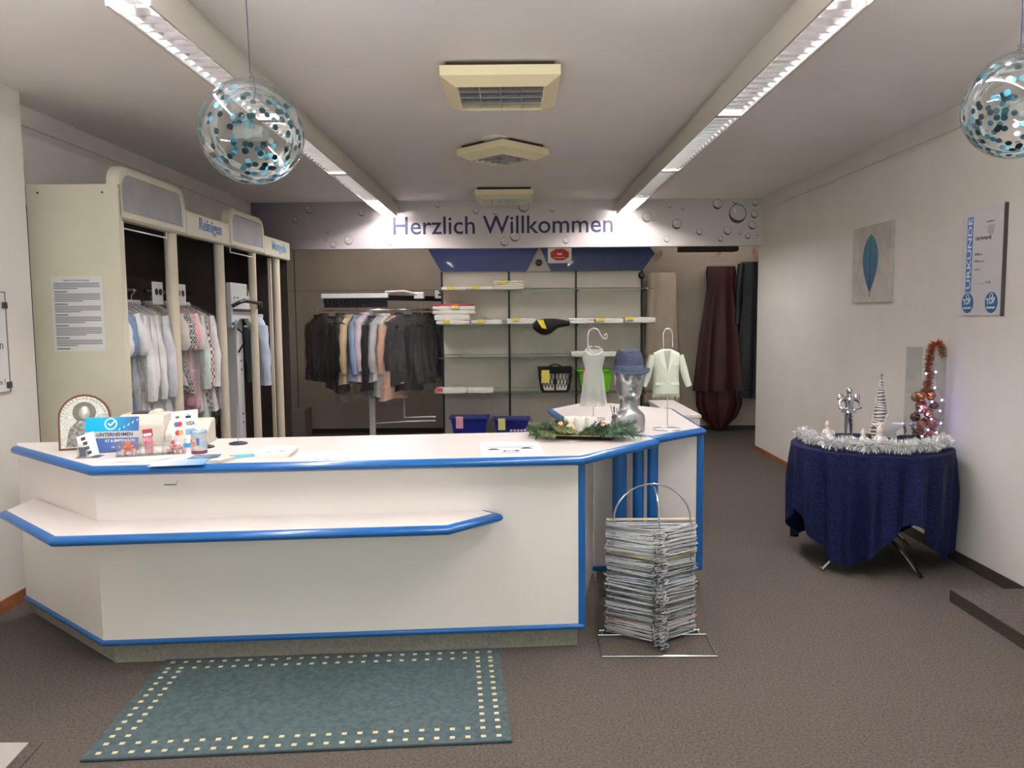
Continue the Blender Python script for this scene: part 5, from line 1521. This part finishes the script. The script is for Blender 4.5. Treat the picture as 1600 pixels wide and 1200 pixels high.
# vase with copper baubles
VX, VY = 2.66, 5.13
vz = thing('glass_vase', 'tall square clear glass vase at the right of the table', 'vase', (VX, VY, TT), R(8))
v_ = MB(); h_ = .62; a_ = .085
for (x0, x1, y0, y1) in [(-a_, a_, -a_, -a_ + .004), (-a_, a_, a_ - .004, a_), (-a_, -a_ + .004, -a_ + .004, a_ - .004), (a_ - .004, a_, -a_ + .004, a_ - .004)]:
    v_.box(x0, x1, y0, y1, 0, h_)
v_.box(-a_ + .004, a_ - .004, -a_ + .004, a_ - .004, 0, .008)
v_.build('glass', clear('vase_glass', (252, 253, 253), refl=.0, rough=.02, k=.3), vz)
Mcop = [mat('copper_gloss', (190, 116, 74), .14, metal=.9), mat('copper_matt', (150, 90, 60), .5, metal=.5), mat('copper_dark', (108, 66, 48), .3, metal=.8)]
rnd = random.Random(4)
bl_ = [(-.035, -.03, .05, .032, 2), (.035, -.03, .06, .034, 1), (.0, .04, .055, .035, 2), (-.03, -.02, .115, .03, 1), (.035, -.035, .13, .036, 1), (.03, .04, .12, .03, 2), (-.04, .03, .16, .032, 2), (.005, -.04, .19, .03, 0), (.045, .02, .19, .03, 1),
       (-.045, -.035, .225, .033, 0), (.04, -.04, .24, .028, 2), (-.0, .03, .235, .036, 0), (-.045, -.03, .30, .037, 0), (.02, -.035, .305, .03, 0), (.05, .025, .31, .034, 2), (-.03, .045, .29, .03, 1)]
nm = ['lowest', 'low', 'second lowest', 'lower middle', 'large matt', 'rear lower', 'left middle', 'central glossy', 'right middle', 'left upper glossy', 'right upper', 'rear upper glossy', 'topmost left glossy', 'topmost front glossy', 'topmost right', 'topmost rear']
cv_, sv_ = math.cos(R(8)), math.sin(R(8))
for k, (x, y, z, r, m) in enumerate(bl_):
    o = thing('copper_bauble', nm[k] + ' copper bauble in the glass vase', 'bauble', (VX + x * cv_ - y * sv_, VY + x * sv_ + y * cv_, TT + z - r), 0, 'copper baubles in the vase')
    MB().ball((0, 0, r), r, 16, 10).build('ball', Mcop[m], o, smooth=True)
    MB().cyl((0, 0, 2 * r - .001), (0, 0, 2 * r + .006), .005, 8).build('cap', Mcop[2], o)
tinsel('copper_tinsel', 'copper tinsel rising out of the vase and over its rim', [(VX + .0, VY, TT + .33), (VX + .02, VY - .02, TT + .42), (VX + .01, VY - .01, TT + .50), (VX + .03, VY, TT + .57), (VX + .04, VY, TT + .63), (VX + .085, VY + .01, TT + .64), (VX + .115, VY + .02, TT + .60), (VX + .118, VY + .02, TT + .55)], .036, 1500, mat('tinsel_copper', (176, 98, 66), .3, metal=.8), wid=.003)
fl = thing('fairy_lights', 'string of small cool blue fairy lights wound through the vase', 'fairy lights', (VX, VY, TT), R(8))
Mled = emis('led_blue', (150, 140, 255), 14)
fpts = [(-.03, -.075, .02), (-.06, -.074, .05), (-.02, -.076, .09), (.04, -.075, .07), (.07, -.072, .13), (.0, -.076, .16), (-.03, -.076, .19), (.06, -.074, .21), (-.07, -.074, .24), (-.078, -.07, .215), (.0, -.076, .27), (.072, -.072, .28), (.02, -.07, .36), (.03, -.06, .46), (-.03, -.05, .45)]
MB().tube(fpts, .0012, 4).build('wire', M_alu, fl)
for p in fpts:
    MB().ball(p, .0055, 8, 6).build('led', Mled, fl, smooth=True)

# ================================================================== PICTURES ON THE WALLS
lp = thing('leaf_canvas', 'square pale canvas with one blue green leaf on the right wall', 'picture', (XR, 6.28, 1.68), 0, world=True)
MB().box(XR - .03, XR - .001, 5.96, 6.62, 1.68, 2.28).build('canvas', mat('canvas_plaster', (196, 190, 182), .8, var=(178, 172, 164), vscale=9, bump=.5, bscale=30), lp)
lf = []
n = 20
for k in range(n + 1):
    u = k / n
    lf.append((u, .135 * math.sin(PI * u ** .8) ** .85))
def leafmat():
    m = mat('leaf_print', (30, 100, 130), .6)
    nt = m.node_tree; tc = nt.nodes.new('ShaderNodeTexCoord'); s_ = nt.nodes.new('ShaderNodeSeparateXYZ'); rp = nt.nodes.new('ShaderNodeValToRGB'); mr = nt.nodes.new('ShaderNodeMapRange')
    mr.inputs['From Min'].default_value = .09; mr.inputs['From Max'].default_value = .55
    e = rp.color_ramp.elements; e[0].color = lin((24, 62, 104)); e[1].color = lin((38, 124, 118)); e2 = e.new(.5); e2.color = lin((26, 92, 136))
    nt.links.new(tc.outputs['Object'], s_.inputs[0]); nt.links.new(s_.outputs['Z'], mr.inputs[0]); nt.links.new(mr.outputs[0], rp.inputs[0]); nt.links.new(rp.outputs[0], nt.nodes['Principled BSDF'].inputs['Base Color'])
    return m
yc = 6.29
pl_ = [(XR - .032, yc - w, 2.21 - .45 * (u)) for u, w in lf] + [(XR - .032, yc + w, 2.21 - .45 * u) for u, w in lf[::-1]]
MB().add(pl_, [tuple(range(len(pl_)))]).build('leaf_shape', leafmat(), lp)
MB().tube([(XR - .033, yc, 2.2), (XR - .033, yc, 1.72)], .002, 4).build('leaf_vein', mat('vein', (30, 70, 96), .6), lp)

ce = thing('award_certificate', 'framed Urkunde certificate with blue strip and two round TOP seals', 'certificate', (XR, 4.82, 1.58), 0, world=True)
MB().box(XR - .02, XR - .001, 4.612, 5.03, 1.578, 2.215).build('board', mat('cert_paper', (206, 202, 206), .3), ce)
MB().box(XR - .021, XR - .0, 4.604, 4.612, 1.572, 2.221).build('edge', mat('cert_edge_shade', (70, 62, 58), .4), ce)  # dark side edge, its colour also standing in for the thin shadow there
X1 = XR - .0205
MB().box(X1 - .001, X1, 4.915, 4.975, 1.72, 2.175).build('blue_strip', mat('cert_blue', (60, 112, 190), .4), ce)
text('lettering', 'URKUNDE', .058, frame((X1 - .0015, 4.925, 1.735), (0, 0, 1), (0, 1, 0)), mat('cert_white', (226, 228, 236), .4), ce, .0004, bold=.001, fit=.43)
def ct_text(body, y, z, size, w, m=M_ink):
    text('lettering', body, size, frame((X1 - .001, y, z), (0, -1, 0), (0, 0, 1)), m, ce, .0004, fit=w)
ct_text('City Reinigung', 4.888, 2.03, .03, .16)
ct_text('zertifiziert', 4.78, 2.125, .018, .085, mat('cert_ink2', (110, 120, 150), .5))
MB().loft([[(X1 - .001, 4.735 + .032 * a, 2.075 + .036 * b) for a, b in [(-1, .8), (0, 1), (1, .8), (.9, -.3), (0, -1), (-.9, -.3)]], [(X1, 4.735 + .032 * a, 2.075 + .036 * b) for a, b in [(-1, .8), (0, 1), (1, .8), (.9, -.3), (0, -1), (-.9, -.3)]]], True).build('shield_mark', mat('cert_grey', (176, 172, 176), .4), ce)
for (z, w) in [(1.945, .045), (1.938, .075), (1.905, .04), (1.897, .10), (1.85, .06)]:
    MB().box(X1 - .0008, X1, 4.888 - w, 4.888, z, z + .006).build('text_line', M_inkgrey, ce)
ct_text('.......  ....... 17 B', 4.888, 1.765, .02, .17)
for y in (4.945, 4.70):
    sd = [(X1 - .0015, y + .062 * math.cos(a), 1.652 + .062 * math.sin(a)) for a in [2 * PI * k / 28 for k in range(28)]]
    se = MB().loft([sd, [(X1, p[1], p[2]) for p in sd]], True).build('seal', mat('seal_blue', (30, 92, 140), .4), ce)
    text('seal_lettering', 'TOP', .05, frame((X1 - .002, y + .045, 1.64), (0, -1, .12), (0, .12, 1)), MATS['cert_white'], se, .0004, bold=.0015, fit=.085)
    MB().box(X1 - .002, X1 - .0015, y - .04, y + .045, 1.617, 1.627).build('seal_line', MATS['cert_white'], se)
    rgm = [(y + .014 * math.cos(a), 1.692 + .014 * math.sin(a)) for a in [2 * PI * k / 12 for k in range(12)]]
    MB().tube([(X1 - .002, p[0], p[1]) for p in rgm], .0025, 4, closed=True).build('seal_ring', MATS['cert_white'], se)

lw = thing('clip_frame', 'clip framed white notice on the near left wall, cut by the picture edge', 'notice', (XL, 4.0, 1.2), 0, world=True)
MB().box(XL + .001, XL + .008, 3.6, 4.40, 1.20, 1.755).build('pane', mat('clip_pane', (222, 220, 218), .25), lw)
for z in (1.20, 1.749):
    MB().box(XL, XL + .012, 3.6, 4.402, z, z + .006).build('frame_rail', M_inkgrey, lw)
MB().box(XL, XL + .012, 4.398, 4.404, 1.2, 1.755).build('frame_rail', M_inkgrey, lw)
for z in (1.24, 1.68):
    MB().box(XL + .008, XL + .018, 4.37, 4.41, z - .018, z + .018).build('clip', M_ink, lw, bevel=.003)
for (z, bd2, sz) in [(1.44, 'n', .07), (1.245, 'n !', .045)]:
    text('lettering', bd2, sz, frame((XL + .009, 4.365, z), (0, 1, 0), (0, 0, 1)), M_ink, lw, .0004, align='RIGHT')

# ================================================================== BALLOONS
def balloon(x, y, z, r, label, slabel, seed, sx, sy, curl):
    t = thing('confetti_balloon', label, 'balloon', (x, y, z - r), 0, 'confetti balloons')
    prof = []
    nb = 24
    for k in range(nb + 1):
        a = PI * k / nb
        prof.append((max(.002, r * math.sin(a)), r - r * math.cos(a) * (1 if a < PI / 2 else 1.02)))
    MB().lathe(prof, 40, True).build('skin', M_balloon, t, smooth=True)
    MB().lathe([(.004, 2 * r), (.01, 2 * r + .012), (.006, 2 * r + .016), (.012, 2 * r + .024)], 12, False).build('knot', M_balloon, t, smooth=True)
    rnd = random.Random(seed)
    cols = [mat('confetti_teal', (34, 100, 116), .3, metal=.4), mat('confetti_petrol', (26, 54, 66), .3, metal=.4), mat('confetti_aqua', (96, 178, 204), .2, metal=.5), mat('confetti_silver', (214, 220, 226), .15, metal=.8)]
    cf = [MB() for _ in cols]
    for k in range(190):
        while True:
            d = Vector((rnd.gauss(0, 1), rnd.gauss(0, 1), rnd.gauss(0, 1) - .35)).normalized()
            if d.z < .9: break
        c = d * (r - .0025)
        a1 = d.orthogonal().normalized(); a2 = d.cross(a1)
        rr_ = .0105
        j = rnd.choices((0, 1, 2, 3), (.42, .3, .16, .12))[0]
        o = len(cf[j].v)
        pts = [c + Vector((0, 0, r)) + (a1 * math.cos(q) + a2 * math.sin(q)) * rr_ for q in [2 * PI * i / 10 for i in range(10)]]
        pts = [Vector((0, 0, r)) + (p - Vector((0, 0, r))).normalized() * (r - .002) for p in pts]
        cf[j].add(pts, [tuple(range(10))])
    for j, mb in enumerate(cf):
        o = mb.build('confetti', cols[j], t)
        o['kind'] = 'stuff'
    s = thing('balloon_string', slabel, 'string', (x, y, z + r), 0, 'balloon strings')
    zt = CZ - (z + r)
    MB().tube([(0, 0, .014), (sx * .3, 0, zt * .4), (sx, sy, zt)], .0022, 5).build('line', mat('string_blue', (16, 26, 58), .6), s)
    MB().tube([(0, 0, .014), (.015, -.012, .012), (.02, -.03, -.01), (.035, -.06, -.05), (.042, -.1, -.09)] if curl else [(0, 0, .014), (.015, 0, .02), (.01, 0, .03)], .0018, 5).build('loose_end', MATS['string_blue'], s)
    if curl:
        MB().tube([(sx, sy, zt), (.05, -.02, zt - .03), (.08, -.03, zt - .075), (.11, -.03, zt - .08)], .0018, 5).build('bow_end', MATS['string_blue'], s)
balloon(-.882, 2.75, 2.225, .173, 'clear balloon with teal confetti hanging left over the counter', 'dark blue string holding the left confetti balloon', 1, -.01, .0, True)
balloon(1.705, 2.75, 2.29, .173, 'clear balloon with teal confetti at the right picture edge', 'dark blue string holding the right confetti balloon', 2, .0, .0, False)
